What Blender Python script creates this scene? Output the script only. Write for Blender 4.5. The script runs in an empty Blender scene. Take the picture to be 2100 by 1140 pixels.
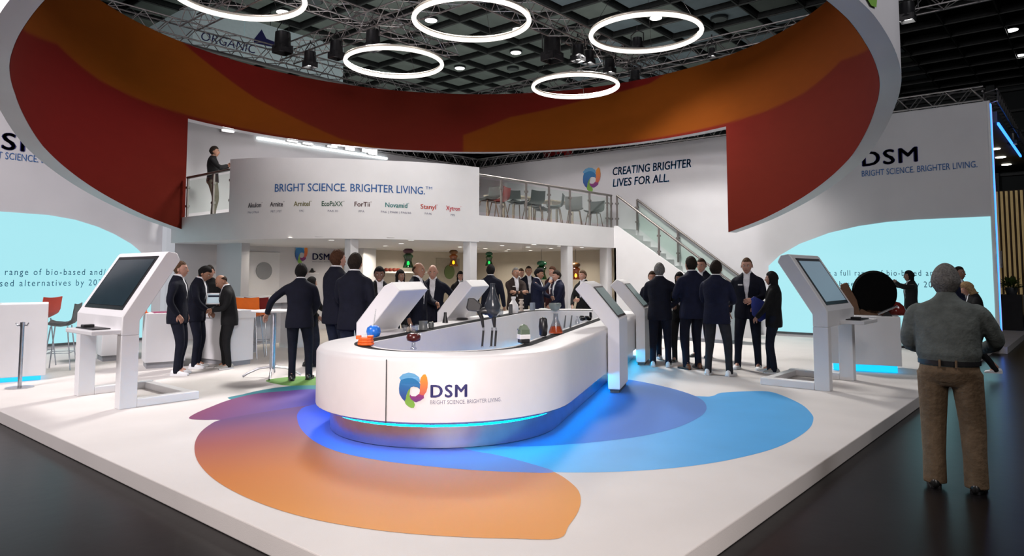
import bpy, bmesh, math, random
import numpy as np
from mathutils import Vector, Matrix
from mathutils.geometry import tessellate_polygon
from math import sin, cos, pi, radians, sqrt, atan, atan2, hypot, tan, degrees
random.seed(7); rng = np.random.default_rng(7)
SC = bpy.context.scene; COL = SC.collection
# ------------------------------------------------------------------ camera
# world axes: +X runs along the stand's right-hand edge (away, right), +Y along its left-hand edge (away, left)
F, TH = 1420.0, radians(3.9)
CX, CY = 1050.0, 560 - 1420.0 * tan(radians(3.9))
AU = atan(1209 * cos(TH) / F); CAMZ = 1.74; P = 0.14
cd = bpy.data.cameras.new('camera'); cam = bpy.data.objects.new('camera', cd); COL.objects.link(cam)
cam.location = (0, 0, CAMZ); cam.rotation_euler = (pi / 2 + TH, 0, AU - pi / 2)
cd.sensor_width = 36; cd.lens = F / 2100 * 36; cd.shift_y = (CY - 570) / 2100; cd.clip_end = 300
SC.camera = cam
def ray(px, py):
    a = (px - CX) / F; b = -(py - CY) / F; yf = cos(TH) - b * sin(TH)
    return np.array([yf * cos(AU) + a * sin(AU), yf * sin(AU) - a * cos(AU), sin(TH) + b * cos(TH)])
def at(px, py, z=P):                       # ground (or height z) point seen at a pixel
    r = ray(px, py); t = (z - CAMZ) / r[2]; return np.array([r[0] * t, r[1] * t, z])
def atU(px, py, u): r = ray(px, py); return np.array([0, 0, CAMZ]) + r * (u / r[0])
def atV(px, py, v): r = ray(px, py); return np.array([0, 0, CAMZ]) + r * (v / r[1])
# ------------------------------------------------------------------ world, exposure, lights
W = bpy.data.worlds.new('world'); SC.world = W; W.use_nodes = True
W.node_tree.nodes['Background'].inputs[0].default_value = (0.75, 0.85, 0.9, 1)
W.node_tree.nodes['Background'].inputs[1].default_value = 0.07
SC.view_settings.view_transform = 'Standard'; SC.view_settings.look = 'None'
SC.view_settings.exposure = -0.14; SC.view_settings.gamma = 1.0; SC.view_settings.use_curve_mapping = False
SC.cycles.max_bounces = 6; SC.cycles.diffuse_bounces = 3; SC.cycles.sample_clamp_indirect = 4; SC.cycles.caustics_reflective = False; SC.cycles.caustics_refractive = False
def area(loc, tgt, size, power, col=(1, .97, .93), spread=180):
    l = bpy.data.lights.new('area_light', 'AREA'); l.size = size; l.energy = power; l.color = col; l.spread = radians(spread)
    o = bpy.data.objects.new('area_light', l); COL.objects.link(o); o.location = loc
    o.rotation_euler = (Vector(tgt) - Vector(loc)).to_track_quat('-Z', 'Y').to_euler(); return o
def spot(loc, tgt, power, ang=60, blend=.6, rad=.15, col=(1, .97, .93)):
    l = bpy.data.lights.new('spot_light', 'SPOT'); l.energy = power; l.color = col; l.spot_size = radians(ang); l.spot_blend = blend; l.shadow_soft_size = rad
    o = bpy.data.objects.new('spot_light', l); COL.objects.link(o); o.location = loc
    o.rotation_euler = (Vector(tgt) - Vector(loc)).to_track_quat('-Z', 'Y').to_euler(); return o
LIGHTS = True
# truss floods over the middle of the stand
area((9.6, 12.6, 7.2), (7.4, 11.6, 0), 1.2, 560, spread=130)
area((14.6, 9.6, 7.2), (13.4, 6.6, 0), 1.2, 520, spread=130)
area((9.5, 8.5, 7.3), (8.2, 7.4, 0), 1.2, 90)
# stage lights aimed at the curved sign and the walls
spot((7.2, 7.2, 6.9), (8.6, 11.6, 3.3), 650, 62, .8)
spot((9.2, 7.0, 6.9), (12.5, 10.6, 3.0), 420, 62, .8)
spot((13.0, 7.0, 6.9), (18, 9.5, 4.2), 230, 70, .8)
# unseen area light added above the trusses to brighten the ceiling
area((23, 22, 8.8), (23, 22, 12), 22, 300, (.92, 1, .95))
# unseen lights added in front of the stand, washing counter front and outer faces
area((-2.5, -2.2, 6.8), (5, 5, .5), 2.5, 110, (1, .9, .84), 110)
area((-2.2, -3.2, 4.0), (4.3, 4.6, .7), 1.5, 85, (1, .9, .87), 45)
area((-3, 9, 9.5), (6, 12, 1.5), 3, 800, (1, .93, .96), 120)
area((9, -4, 9.5), (13, 6, 1.5), 3, 330, (.97, .96, 1))
# the floodlights on the left wall wash the right wall
spot((11.5, 16.5, 5.3), (18.1, 9.0, 4.4), 480, 85, .8)
# ------------------------------------------------------------------ materials
MC = {}
def nt(m): return m.node_tree.nodes, m.node_tree.links
def M(name, col, rough=.5, metal=0, emis=None, es=0, noise=.04, scale=8, trans=0, alpha=1, bump=0, bscale=60, spec=.5):
    if name in MC: return MC[name]
    m = bpy.data.materials.new(name); m.use_nodes = True; N, L = nt(m); b = N['Principled BSDF']
    b.inputs['Roughness'].default_value = rough; b.inputs['Metallic'].default_value = metal
    b.inputs['Specular IOR Level'].default_value = spec
    tc = N.new('ShaderNodeTexCoord')
    if noise:
        nz = N.new('ShaderNodeTexNoise'); nz.inputs['Scale'].default_value = scale; nz.inputs['Detail'].default_value = 3
        L.new(tc.outputs['Object'], nz.inputs['Vector'])
        r = N.new('ShaderNodeValToRGB'); lo = [max(0, c * (1 - noise)) for c in col]; hi = [min(1, c * (1 + noise)) for c in col]
        r.color_ramp.elements[0].position = .3; r.color_ramp.elements[1].position = .7
        r.color_ramp.elements[0].color = (*lo, 1); r.color_ramp.elements[1].color = (*hi, 1)
        L.new(nz.outputs['Fac'], r.inputs[0]); L.new(r.outputs[0], b.inputs['Base Color'])
    else: b.inputs['Base Color'].default_value = (*col, 1)
    if bump:
        n2 = N.new('ShaderNodeTexNoise'); n2.inputs['Scale'].default_value = bscale; n2.inputs['Detail'].default_value = 4
        L.new(tc.outputs['Object'], n2.inputs['Vector']); bp = N.new('ShaderNodeBump'); bp.inputs['Strength'].default_value = bump; bp.inputs['Distance'].default_value = .02
        L.new(n2.outputs['Fac'], bp.inputs['Height']); L.new(bp.outputs[0], b.inputs['Normal'])
    if emis: b.inputs['Emission Color'].default_value = (*emis, 1); b.inputs['Emission Strength'].default_value = es
    if trans: b.inputs['Transmission Weight'].default_value = trans
    if alpha < 1: b.inputs['Alpha'].default_value = alpha
    MC[name] = m; return m
def vcol(name, rough=.6, spec=.4):         # reads the printed colours stored on the mesh
    if name in MC: return MC[name]
    m = bpy.data.materials.new(name); m.use_nodes = True; N, L = nt(m); b = N['Principled BSDF']
    a = N.new('ShaderNodeVertexColor'); a.layer_name = 'Col'; nz = N.new('ShaderNodeTexNoise'); nz.inputs['Scale'].default_value = 30
    mx = N.new('ShaderNodeMixRGB'); mx.blend_type = 'MULTIPLY'; mx.inputs[0].default_value = .12
    L.new(a.outputs[0], mx.inputs[1]); L.new(nz.outputs['Fac'], mx.inputs[2]); L.new(mx.outputs[0], b.inputs['Base Color'])
    b.inputs['Roughness'].default_value = rough; b.inputs['Specular IOR Level'].default_value = spec; MC[name] = m; return m
WHITE = M('white_paint', (.74, .73, .74), .5, noise=.02, scale=3)
WALLM = M('white_wall', (.63, .615, .635), .7, noise=.03, scale=1.2)
GLOSSW = M('glossy_white', (.68, .66, .665), .35, noise=.015)
CARPET = M('white_carpet', (.62, .585, .565), .75, noise=.03, scale=1.6, bump=.15, bscale=220, spec=.15)
DARKFL = M('dark_hall_floor', (.006, .005, .0055), .3, noise=.35, scale=.7, bump=.05, bscale=6, spec=.2)
METAL = M('brushed_steel', (.55, .56, .6), .3, 1, noise=.1, scale=20)
KICK = M('steel_kick_plate', (.62, .64, .72), .28, 1, noise=.08, scale=5)
ALU = M('truss_aluminium', (.42, .4, .4), .4, .8, noise=.1, scale=10)
RAILS = M('railing_steel', (.22, .2, .19), .45, .8, noise=.1)
BLACK = M('black_plastic', (.015, .015, .017), .35, noise=.2)
DARK = M('dark_grey', (.05, .055, .06), .5, noise=.2)
SCREENOFF = M('dark_glass_screen', (.02, .035, .045), .12, noise=.1)
NAVYINK = M('navy_ink', (.02, .02, .13), .6, noise=.05)
BLUEINK = M('blue_ink', (.03, .12, .34), .6, noise=.05)
CYANINK = M('bright_blue_ink', (.01, .2, .48), .6, noise=.05)
GREYINK = M('grey_ink', (.17, .17, .24), .6, noise=.05)
GLASS = None
def glassmat(name, tint, a=.96, gloss=.02):
    m = bpy.data.materials.new(name); m.use_nodes = True; N, L = nt(m); N.clear()
    o = N.new('ShaderNodeOutputMaterial'); t = N.new('ShaderNodeBsdfTransparent'); t.inputs[0].default_value = (*[c * a for c in tint], 1)
    nz = N.new('ShaderNodeTexNoise'); nz.inputs['Scale'].default_value = 2
    g = N.new('ShaderNodeBsdfGlossy'); g.inputs['Roughness'].default_value = .05
    mx = N.new('ShaderNodeMixShader'); fr = N.new('ShaderNodeLayerWeight'); fr.inputs[0].default_value = .25
    ad = N.new('ShaderNodeMath'); ad.operation = 'MULTIPLY_ADD'; ad.inputs[1].default_value = .12; ad.inputs[2].default_value = gloss
    L.new(fr.outputs['Fresnel'], ad.inputs[0]); L.new(ad.outputs[0], mx.inputs[0]); L.new(t.outputs[0], mx.inputs[1]); L.new(g.outputs[0], mx.inputs[2]); L.new(mx.outputs[0], o.inputs[0])
    MC[name] = m; return m
GLASS = glassmat('pale_green_glass', (.95, .995, .975), 1.0); CLEAR = glassmat('clear_glass', (.93, .94, .95), .9, .1)
def em(name, col, s): return M(name, (.03, .03, .03), .4, emis=col, es=s, noise=0)
RINGE = em('ring_light_tube', (1, .93, .84), 1.9); LAMPE = em('lamp_lens', (1, .98, .95), 9); LEDC = em('cyan_led', (0, .5, 1), 60); LEDB = em('blue_led', (.03, .2, 1), 3.5)
SCRE = em('cyan_screen', (.42, .87, .95), 1.0); SPOTE = em('downlight_lens', (1, .93, .8), 8); KSCR = em('kiosk_screen_lit', (.3, .42, .42), .35)
# ------------------------------------------------------------------ mesh tools
class MB:
    def __init__(s): s.v = []; s.f = []; s.m = []; s.n = 0
    def add(s, V, Fc, mi=0):
        V = np.asarray(V, float).reshape(-1, 3); s.v.append(V); s.f += [tuple(i + s.n for i in f) for f in Fc]; s.m += [mi] * len(Fc); s.n += len(V); return s
    def box(s, x0, y0, z0, x1, y1, z1, mi=0):
        V = [(x, y, z) for x in (x0, x1) for y in (y0, y1) for z in (z0, z1)]
        return s.add(V, [(0, 1, 3, 2), (4, 6, 7, 5), (0, 4, 5, 1), (2, 3, 7, 6), (0, 2, 6, 4), (1, 5, 7, 3)], mi)
    def cbox(s, c, d, mi=0): return s.box(c[0] - d[0] / 2, c[1] - d[1] / 2, c[2] - d[2] / 2, c[0] + d[0] / 2, c[1] + d[1] / 2, c[2] + d[2] / 2, mi)
    def loft(s, rings, cap=True, mi=0, closed=False):
        R = np.asarray(rings, float); k, n = R.shape[:2]; fs = []
        for i in range(k if closed else k - 1):
            j = (i + 1) % k
            for a in range(n): b = (a + 1) % n; fs.append((i * n + a, i * n + b, j * n + b, j * n + a))
        if cap and not closed: fs.append(tuple(range(n))[::-1]); fs.append(tuple((k - 1) * n + a for a in range(n)))
        return s.add(R.reshape(-1, 3), fs, mi)
    def tube(s, pts, r, n=8, mi=0, closed=False):
        pts = [np.asarray(p, float) for p in pts]; k = len(pts); rs = r if hasattr(r, '__len__') else [r] * k; rings = []; up = None
        for i, p in enumerate(pts):
            t = (pts[(i + 1) % k] - pts[i - 1]) if closed else (pts[min(i + 1, k - 1)] - pts[max(i - 1, 0)])
            t = t / (np.linalg.norm(t) + 1e-9)
            if up is None: up = np.array([0, 0, 1.]) if abs(t[2]) < .9 else np.array([0, 1., 0])
            a = np.cross(t, up); a /= np.linalg.norm(a) + 1e-9; b = np.cross(a, t); up = b
            rings.append([p + rs[i] * (cos(q) * a + sin(q) * b) for q in np.arange(n) * 2 * pi / n])
        return s.loft(rings, not closed, mi, closed)
    def lathe(s, prof, c=(0, 0, 0), n=24, mi=0):
        rings = [[(c[0] + r * cos(q), c[1] + r * sin(q), c[2] + z) for q in np.arange(n) * 2 * pi / n] for r, z in prof]
        return s.loft(rings, True, mi)
    def poly(s, pts3, mi=0):
        tr = tessellate_polygon([[Vector(p) for p in pts3]]); return s.add(pts3, [tuple(t) for t in tr], mi)
    def prism(s, pts, ext, mi=0):         # pts: 3D planar outline, ext: extrusion vector
        A = [np.asarray(p, float) for p in pts]; B = [p + np.asarray(ext, float) for p in A]; n = len(A)
        tr = tessellate_polygon([[Vector(p) for p in A]])
        fs = [tuple(t) for t in tr] + [tuple(i + n for i in t)[::-1] for t in tr] + [(i, (i + 1) % n, n + (i + 1) % n, n + i) for i in range(n)]
        return s.add(A + B, fs, mi)
    def mesh(s, name, smooth=None):
        me = bpy.data.meshes.new(name); V = np.concatenate(s.v) if s.v else np.zeros((0, 3))
        me.from_pydata([tuple(v) for v in V], [], s.f); me.update()
        bm = bmesh.new(); bm.from_mesh(me); bmesh.ops.recalc_face_normals(bm, faces=bm.faces[:]); bm.to_mesh(me); bm.free()
        return me
    def build(s, name, mats, parent=None, smooth=None, bev=0, loc=None, rz=0, **k):
        me = s.mesh(name); mats = mats if isinstance(mats, (list, tuple)) else [mats]
        for m in mats: me.materials.append(m)
        if len(mats) > 1: me.polygons.foreach_set('material_index', s.m)
        if smooth is not None: shade(me, smooth)
        o = bpy.data.objects.new(name, me); COL.objects.link(o)
        if parent: o.parent = parent
        if loc is not None: o.location = loc
        o.rotation_euler[2] = rz
        if bev:
            b = o.modifiers.new('bevel', 'BEVEL'); b.width = bev; b.segments = 2; b.limit_method = 'ANGLE'; b.angle_limit = radians(40)
        if k: tag(o, **k)
        return o
def shade(me, ang):
    me.polygons.foreach_set('use_smooth', [True] * len(me.polygons))
    if ang < 180:
        me.set_sharp_from_angle(angle=radians(ang))
def tag(o, label=None, cat=None, group=None, kind=None):
    if label: o['label'] = label
    if cat: o['category'] = cat
    if group: o['group'] = group
    if kind: o['kind'] = kind
    return o
def thing(name, label, cat, loc=(0, 0, 0), rz=0, group=None):
    o = bpy.data.objects.new(name, None); COL.objects.link(o); o.location = loc; o.rotation_euler[2] = rz; o.empty_display_size = .1
    return tag(o, label, cat, group)
def B(*a): return MB().box(*a)
def dup(root, loc, rz, label, **k):
    r = root.copy(); COL.objects.link(r); r.location = loc; r.rotation_euler[2] = rz; r['label'] = label
    for ch in list(root.children):
        c = ch.copy(); COL.objects.link(c); c.parent = r
        for g in ch.children: d = g.copy(); COL.objects.link(d); d.parent = c
    return r
def text2d(s, bold=0.0, shear=0, space=1.0):
    cu = bpy.data.curves.new('t', 'FONT'); cu.body = s; cu.size = 1; cu.shear = shear; cu.resolution_u = 3; cu.space_character = space
    o = bpy.data.objects.new('t', cu); COL.objects.link(o); bpy.context.view_layer.update()
    me = o.to_mesh(); V = np.array([v.co[:] for v in me.vertices]); Fc = [tuple(p.vertices) for p in me.polygons]
    o.to_mesh_clear(); bpy.data.objects.remove(o); bpy.data.curves.remove(cu)
    if bold:
        n = len(V); offs = [(0, 0), (bold, 0), (-bold, 0), (0, bold * .6), (0, -bold * .6)]
        Fc = [tuple(i + n * k for i in f) for k in range(len(offs)) for f in Fc]; V = np.concatenate([V + (a, b, 0) for a, b in offs])
    return V, Fc
def lettering(s, fmap, w, cap, mat, parent, bold=.0, shear=0, name='lettering', x0=0, y0=0, spacing=None, space=1.0):
    """flat lettering: width w, capital height cap, mapped on its surface by fmap(x, y)"""
    if spacing:
        Vs, Fs, n = [], [], 0
        for i, ch in enumerate(s):
            if ch == ' ': continue
            V, Fc = text2d(ch, bold); V[:, 0] += i * spacing - (V[:, 0].max() + V[:, 0].min()) / 2; Vs.append(V); Fs += [tuple(a + n for a in f) for f in Fc]; n += len(V)
        V = np.concatenate(Vs); Fc = Fs
    else: V, Fc = text2d(s, bold, shear, space)
    sx = w / (V[:, 0].max() - V[:, 0].min()); X = (V[:, 0] - V[:, 0].min()) * sx + x0; Y = V[:, 1] * cap / .73 + y0
    mb = MB(); mb.add([fmap(x, y) for x, y in zip(X, Y)], Fc); return mb.build(name, mat, parent)
# the four-petal mark
LB = [(285, 250), (340, 195), (430, 170), (520, 185), (590, 235), (606, 300), (590, 312), (540, 270), (480, 250), (420, 250), (360, 265), (310, 285)]
DB = [(310, 285), (290, 340), (283, 410), (290, 480), (330, 550), (375, 590), (390, 560), (400, 500), (420, 450), (455, 405), (470, 385), (510, 372), (575, 385), (602, 410), (610, 340), (590, 310), (540, 270), (480, 250), (420, 250), (360, 265)]
OR = [(604, 300), (618, 240), (650, 198), (685, 192), (710, 240), (722, 320), (718, 390), (700, 450), (665, 500), (630, 500), (595, 480), (604, 440), (602, 410), (610, 340)]
PU = [(665, 500), (665, 540), (610, 580), (550, 602), (515, 590), (470, 560), (450, 520), (455, 490), (480, 515), (540, 517), (590, 480), (630, 500)]
GR = [(375, 590), (390, 630), (430, 665), (480, 687), (518, 682), (532, 640), (515, 590), (470, 560), (450, 520), (450, 470), (462, 395), (430, 430), (405, 490), (390, 560)]
def logo(fmap, size, parent, keep='LDOPG'):
    """size: height of the mark; fmap maps x right, y up from its lower left"""
    col = dict(L=((.15, .42, .68), (.1, .32, .6)), D=((.02, .2, .45), (.03, .05, .25)), O=((.85, .32, .02), (.55, .1, .08)), P=((.3, .03, .15), (.12, .03, .2)), G=((.16, .3, .05), (.2, .42, .06)))
    root = None
    for key, S in zip('LDOPG', (LB, DB, OR, PU, GR)):
        if key not in keep: continue
        n = len(S); V = [np.asarray(fmap((x - 280) / 515 * size, (687 - y) / 515 * size)) for x, y in S]; mb = MB(); mb.poly(V)
        o = mb.build('logo_petal', vcol('printed_logo'), parent); ca = o.data.color_attributes.new('Col', 'FLOAT_COLOR', 'POINT')
        ys = [p[1] for p in S]; y0, y1 = min(ys), max(ys); a, b = map(np.array, col[key])
        for i, p in enumerate(S): t = (p[1] - y0) / (y1 - y0); ca.data[i].color = (*(a * (1 - t) + b * t), 1)
# ------------------------------------------------------------------ halls and platform
B(-60, -60, -.05, 70, 70, 0).build('floor', DARKFL, kind='structure')
plat = B(2.38, 1.88, 0.001, 18.4, 17.3, P).build('platform', CARPET, bev=.008, kind='structure')
B(18.42, 1.62, 0.001, 34, 12, P).build('platform', CARPET, kind='structure')
FW = M('wall_dark_steel', (.03, .04, .042), .6, noise=.3, scale=.4); FB = M('wall_rail_grey', (.07, .08, .08), .5, noise=.2)
wr_ = B(46, -30, 0, 46.4, 60, 12.2).build('wall_far_right', FW, kind='structure'); wl_ = B(-30, 46, 0, 46, 46.4, 12.2).build('wall_far_left', FW, kind='structure')
for k in range(9): B(45.7, -29, 2.4 + k * 1.15, 46, 46, 2.52 + k * 1.15).build('rail', FB, wr_); B(-29, 45.7, 2.4 + k * 1.15, 46, 46, 2.52 + k * 1.15).build('rail', FB, wl_)
for k in range(15):
    B(45.3, -18 + k * 4.4, 0, 45.7, -17.6 + k * 4.4, 12).build('column', FB, wr_)
    if k > 3: B(-18 + k * 4.4, 45.3, 0, -17.6 + k * 4.4, 45.7, 12).build('column', FB, wl_)
# coffered hall ceiling: grid of beams with a panel in each cell
ceil = B(-30, -30, 12.25, 46, 46, 12.4).build('ceiling', M('ceiling_black', (.012, .014, .014), .8, noise=.3), kind='structure')
PANM = [M('ceiling_panel_%s' % n, c, .6, noise=.15, scale=1) for n, c in (('green_grey', (.42, .46, .42)), ('grey', (.36, .4, .37)), ('blue_grey', (.42, .5, .56)))]
BEAM = M('ceiling_beam', (.03, .032, .032), .6, noise=.2); RAILM = M('ceiling_rail', (.13, .135, .13), .5, noise=.1)
def project(p):
    xr = p[0] * sin(AU) - p[1] * cos(AU); yf = p[0] * cos(AU) + p[1] * sin(AU); dz = p[2] - CAMZ
    zc = yf * cos(TH) + dz * sin(TH); yc = -yf * sin(TH) + dz * cos(TH)
    return (CX + F * xr / zc, CY - F * yc / zc, zc) if zc > .1 else (-9999, -9999, zc)
pitch = 1.87; u0, v0 = 24.3, 20.4
pm = MB(); pm.box(-.73, -.73, 0, .73, .73, .05); pme = pm.mesh('ceiling_panel'); pms = []
for m in PANM: q = pme.copy(); q.materials.append(m); pms.append(q)
npan = 0
for i in range(-14, 13):
    for j in range(-14, 15):
        x, y = u0 + i * pitch, v0 + j * pitch; q = project((x, y, 12.1))
        if q[2] < 8 or not (-120 < q[0] < 2220 and -90 < q[1] < 235) or npan > 296: continue
        if (q[1] > 200 and q[0] < 1750) or y < 6.5: continue
        o = bpy.data.objects.new('ceiling_panel', pms[2 if (q[0] > 1150 and (i * 7 + j * 3) % 5 < 3) else (i + j) % 2]); COL.objects.link(o); o.parent = ceil; o.location = (x, y, 12.1); npan += 1
for i in range(-15, 14): B(u0 + (i + .5) * pitch - .07, -12, 11.95, u0 + (i + .5) * pitch + .07, 46, 12.2).build('beam', BEAM, ceil); B(u0 + (i + .5) * pitch - .02, -12, 11.9, u0 + (i + .5) * pitch + .02, 46, 11.949).build('rail', RAILM, ceil)
for j in range(-15, 16): B(-5, v0 + (j + .5) * pitch - .07, 11.96, 46, v0 + (j + .5) * pitch + .07, 12.19).build('beam', BEAM, ceil); B(-5, v0 + (j + .5) * pitch - .02, 11.905, 46, v0 + (j + .5) * pitch + .02, 11.945).build('rail', RAILM, ceil)
def ceiling_light(px, py, lab, on=True, r=.24, z=12.0):
    p = at(px, py, z); t = thing('ceiling_light', lab, 'ceiling light', p, 0, 'round hall ceiling lights')
    MB().lathe([(r + .05, 0), (r + .05, .1), (r * .5, .12)]).build('housing', DARK, t, 40)
    MB().lathe([(.001, -.02), (r, -.015), (r, .0)]).build('lens', LAMPE if on else M('unlit_lens', (.2, .22, .22), .3), t, 40)
for a in [(1058, 108, 'round lit ceiling light right of the left small ring, above the wide band'), (943, 140, 'round lit ceiling light just right of the lowest left ring'),
          (2074, 62, 'round lit ceiling light near the top right corner'), (2093, 114, 'round lit ceiling light at the right edge of the picture'),
          (580, 25, 'round lit ceiling light inside the cropped ring at top left'), (1063, 60, 'round lit ceiling light at right inside the large middle ring'), (884, 42, 'round lit ceiling light at left inside the large middle ring'),
          (1345, 37, 'round lit ceiling light behind the top edge of the right ring')]: ceiling_light(*a)
ceiling_light(1475, 40, 'unlit round ceiling light right of the right ring', False, .3); ceiling_light(1052, 142, 'unlit round ceiling light between the lowest two rings', False, .25); ceiling_light(640, 3, 'unlit round ceiling light at top beside the cropped ring', False, .35)
# hanging banner box of another stand, beyond
bt = thing('hanging_banner', 'pale hanging banner box with dark lettering behind the lattice truss at top left', 'banner', (10.9, 24, 9.7))
BANM = M('banner_fabric', (.62, .74, .76), .8, noise=.04, emis=(.5, .62, .64), es=.12)
for x0, x1 in ((0, 1.9), (1.93, 3.6), (3.63, 6.35)): B(x0, 0, 0, x1, .12, 1.55).build('panel', BANM, bt)
B(-.0, .13, 0, .1, 5, 1.55).build('panel', BANM, bt); [MB().tube([(x, .06, 1.5), (x, .06, 2.3)], .015, 6).build('cable', BLACK, bt) for x in (.5, 3, 6)]; B(0, -.02, -.05, 6.35, .14, 0).build('bottom_rail', ALU, bt)
lettering('ORGANIC', lambda x, y: (x + .3, -.006, y + .3), 2.1, .34, NAVYINK, bt, shear=.2)
MB().prism([(2.3, -.01, .85), (2.6, -.01, 1.3), (2.8, -.01, 1.0), (3.3, -.01, .95), (3.3, -.01, .75), (2.3, -.01, .7)], (0, -.01, 0)).build('emblem', NAVYINK, bt)
# ------------------------------------------------------------------ stand walls
wr = B(18.1, 1.75, P, 18.35, 17.25, 5.5).build('wall_right', WALLM, kind='structure')
wl = B(2.4, 17.0, P, 18.1, 17.25, 5.5).build('wall_left', WALLM, kind='structure')
scrR = [(1.78, .255), (6.6, .255), (6.6, 1.93), (6.3, 2.2), (5.8, 2.48), (5.09, 2.73), (4.42, 2.87), (3.8, 2.94), (3.18, 2.965), (1.78, 2.965)]
o = MB().prism([(18.085, a, b) for a, b in scrR], (.02, 0, 0)).build('light_panel', SCRE, None); tag(o, 'glowing pale cyan backlit panel with curved top on the right wall', 'light panel')
SI = M('screen_ink', (.01, .12, .22), .6, noise=0)
lettering('ng a full range of bio-based and/or', lambda x, y: (18.079, 5.22 - x, y), 2.66, .14, SI, o, y0=1.68, space=1.3); lettering('nd-based alternatives by 2030', lambda x, y: (18.079, 5.15 - x, y), 2.42, .14, SI, o, y0=1.42, space=1.3)
B(18.07, 1.76, .2, 18.1, 6.7, .25).build('bottom_rail', DARK, o)
scrL = [(2.4, .255), (6.95, .255), (6.95, 1.95), (6.6, 2.3), (6.45, 2.42), (6.1, 2.62), (5.75, 2.77), (5.3, 2.9), (4.8, 2.97), (3.9, 2.99), (2.4, 2.99)]
o = MB().prism([(a, 16.985, b) for a, b in scrL], (0, .02, 0)).build('light_panel', SCRE, None); tag(o, 'glowing pale cyan backlit panel with curved top on the left wall', 'light panel')
lettering('l range of bio-based and/or', lambda x, y: (3.96 + x, 16.979, y), 2.17, .14, SI, o, y0=1.7, space=1.3); lettering('sed alternatives by 2030', lambda x, y: (4.0 + x, 16.979, y), 1.97, .14, SI, o, y0=1.47, space=1.3)
B(2.4, 16.97, .2, 7.0, 17.0, .25).build('bottom_rail', DARK, o)
# wall lettering
lettering('DSM', lambda x, y: (18.09, 4.29 - x, y), 1.19, .36, NAVYINK, wr, bold=.03, space=1.12, y0=4.31)
lettering('BRIGHT SCIENCE. BRIGHTER LIVING.', lambda x, y: (18.09, 4.3 - x, y), 2.33, .15, BLUEINK, wr, y0=4.06)
lettering('CREATING BRIGHTER', lambda x, y: (18.09, 11.31 - x, y), 2.6, .25, CYANINK, wr, bold=.02, y0=4.735, shear=.12)
lettering('LIVES FOR ALL.', lambda x, y: (18.09, 11.31 - x, y), 1.9, .25, CYANINK, wr, bold=.02, y0=4.38, shear=.12)
logo(lambda x, y: (18.09, 12.42 - x * 1.0, 4.28 + y), .78, wr)
lettering('DSM', lambda x, y: (3.45 + x, 16.99, y), 1.19, .36, NAVYINK, wl, bold=.03, space=1.12, y0=4.27)
lettering('BRIGHT SCIENCE. BRIGHTER LIVING.', lambda x, y: (3.45 + x, 16.99, y), 2.33, .15, BLUEINK, wl, y0=4.07)
# blue led profile on the wall end and above the passage beyond
t = thing('led_profile', 'vertical blue and white led strip on the outer end of the right wall', 'led strip', (18.2, 1.7, P))
B(-.11, 0, 0, .15, .05, 5.36).build('channel', WHITE, t); B(-.06, -.02, .02, -.02, 0, 5.3).build('led_tube', LEDB, t); B(.04, -.02, .02, .08, 0, 5.3).build('led_tube', em('violet_led', (.3, .35, 1), 1.6), t)
t = thing('passage_canopy', 'dark canopy edged with a blue led line beyond the right wall', 'canopy', (18.4, 1.6, 5.0))
B(0, 0, .06, 9.5, 6, .3).build('slab', DARK, t); B(0, -.03, 0, 5.6, .01, .05).build('led_tube', LEDB, t)
for px, py, z in ((2040, 305, 5.0), (2052, 322, 5.0), (2064, 337, 5.0)):
    q = at(px, py, 5.06) - np.array((18.4, 1.6, 5.06)); MB().lathe([(.001, -.01), (.12, -.008), (.13, .0)], (q[0], q[1], .05), 16).build('downlight', SPOTE, t, 40)
# small white notice on the wall end
t = thing('notice_card', 'small white card with dark figures fixed to the end of the right wall', 'sign', (18.15, 1.66, 1.86)); q0 = .0
B(-.2, -.03, 0, .2, -.01, .36).build('card', M('card_grey', (.6, .56, .58), .6), t)
for k, s in enumerate(('8', 'B', '11')): lettering(s, lambda x, y: (-.02 + x, -.034, y), .04 if k < 2 else .06, .05, BLACK, t, y0=.29 - k * .07)
lettering('99', lambda x, y: (-.02 + x, -.034, y), .1, .055, BLACK, t, y0=.03)
# ------------------------------------------------------------------ drum canopy
DC, DR, DT, DTOP = (9.6, 9.4), 7.2, .28, 7.13; A0 = 44.2
ed = np.array([(0, 5.37), (64.2, 5.37), (64.21, 2.74), (73, 2.98), (85, 3.36), (93, 3.62), (101, 3.88), (108, 4.16), (114, 4.38), (120, 4.5), (127, 4.57), (134, 4.71), (139, 4.83), (144, 4.91), (160, 5.15), (180, 5.3)])
zed = lambda d: float(np.interp(abs(d), ed[:, 0], ed[:, 1]))
def orange(d, z):                          # 0..1 amount of the orange ribbons
    lo = np.interp(abs(d), [0, 20, 29, 64, 75, 86, 98, 109, 116, 130], [5.37, 5.37, 5.4, 5.45, 5.47, 5.55, 5.76, 5.5, 5.38, 5.3])
    if d > 0: hi = np.interp(d, [0, 20, 29, 40, 49, 57, 66, 72], [5.2, 5.39, 5.54, 5.97, 6.29, 6.69, 7.12, 7.6])
    else: hi = np.interp(-d, [-8, -6, 11, 29, 45, 60], [5.2, 5.6, 6.42, 6.78, 6.96, 7.6])
    w = .05; return float(np.clip((z - lo) / w + .5, 0, 1) * np.clip((hi - z) / w + .5, 0, 1))
angs = sorted(set([x / 1.0 for x in np.arange(-180, 180.1, .5)] + [64.2, 64.21, -64.2, -64.21])); angs = [a for a in angs if a not in (64.0, -64.0)][:-1]
NZ = 90; mi_ = MB(); cols = []; na = len(angs)
g = []
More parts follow.
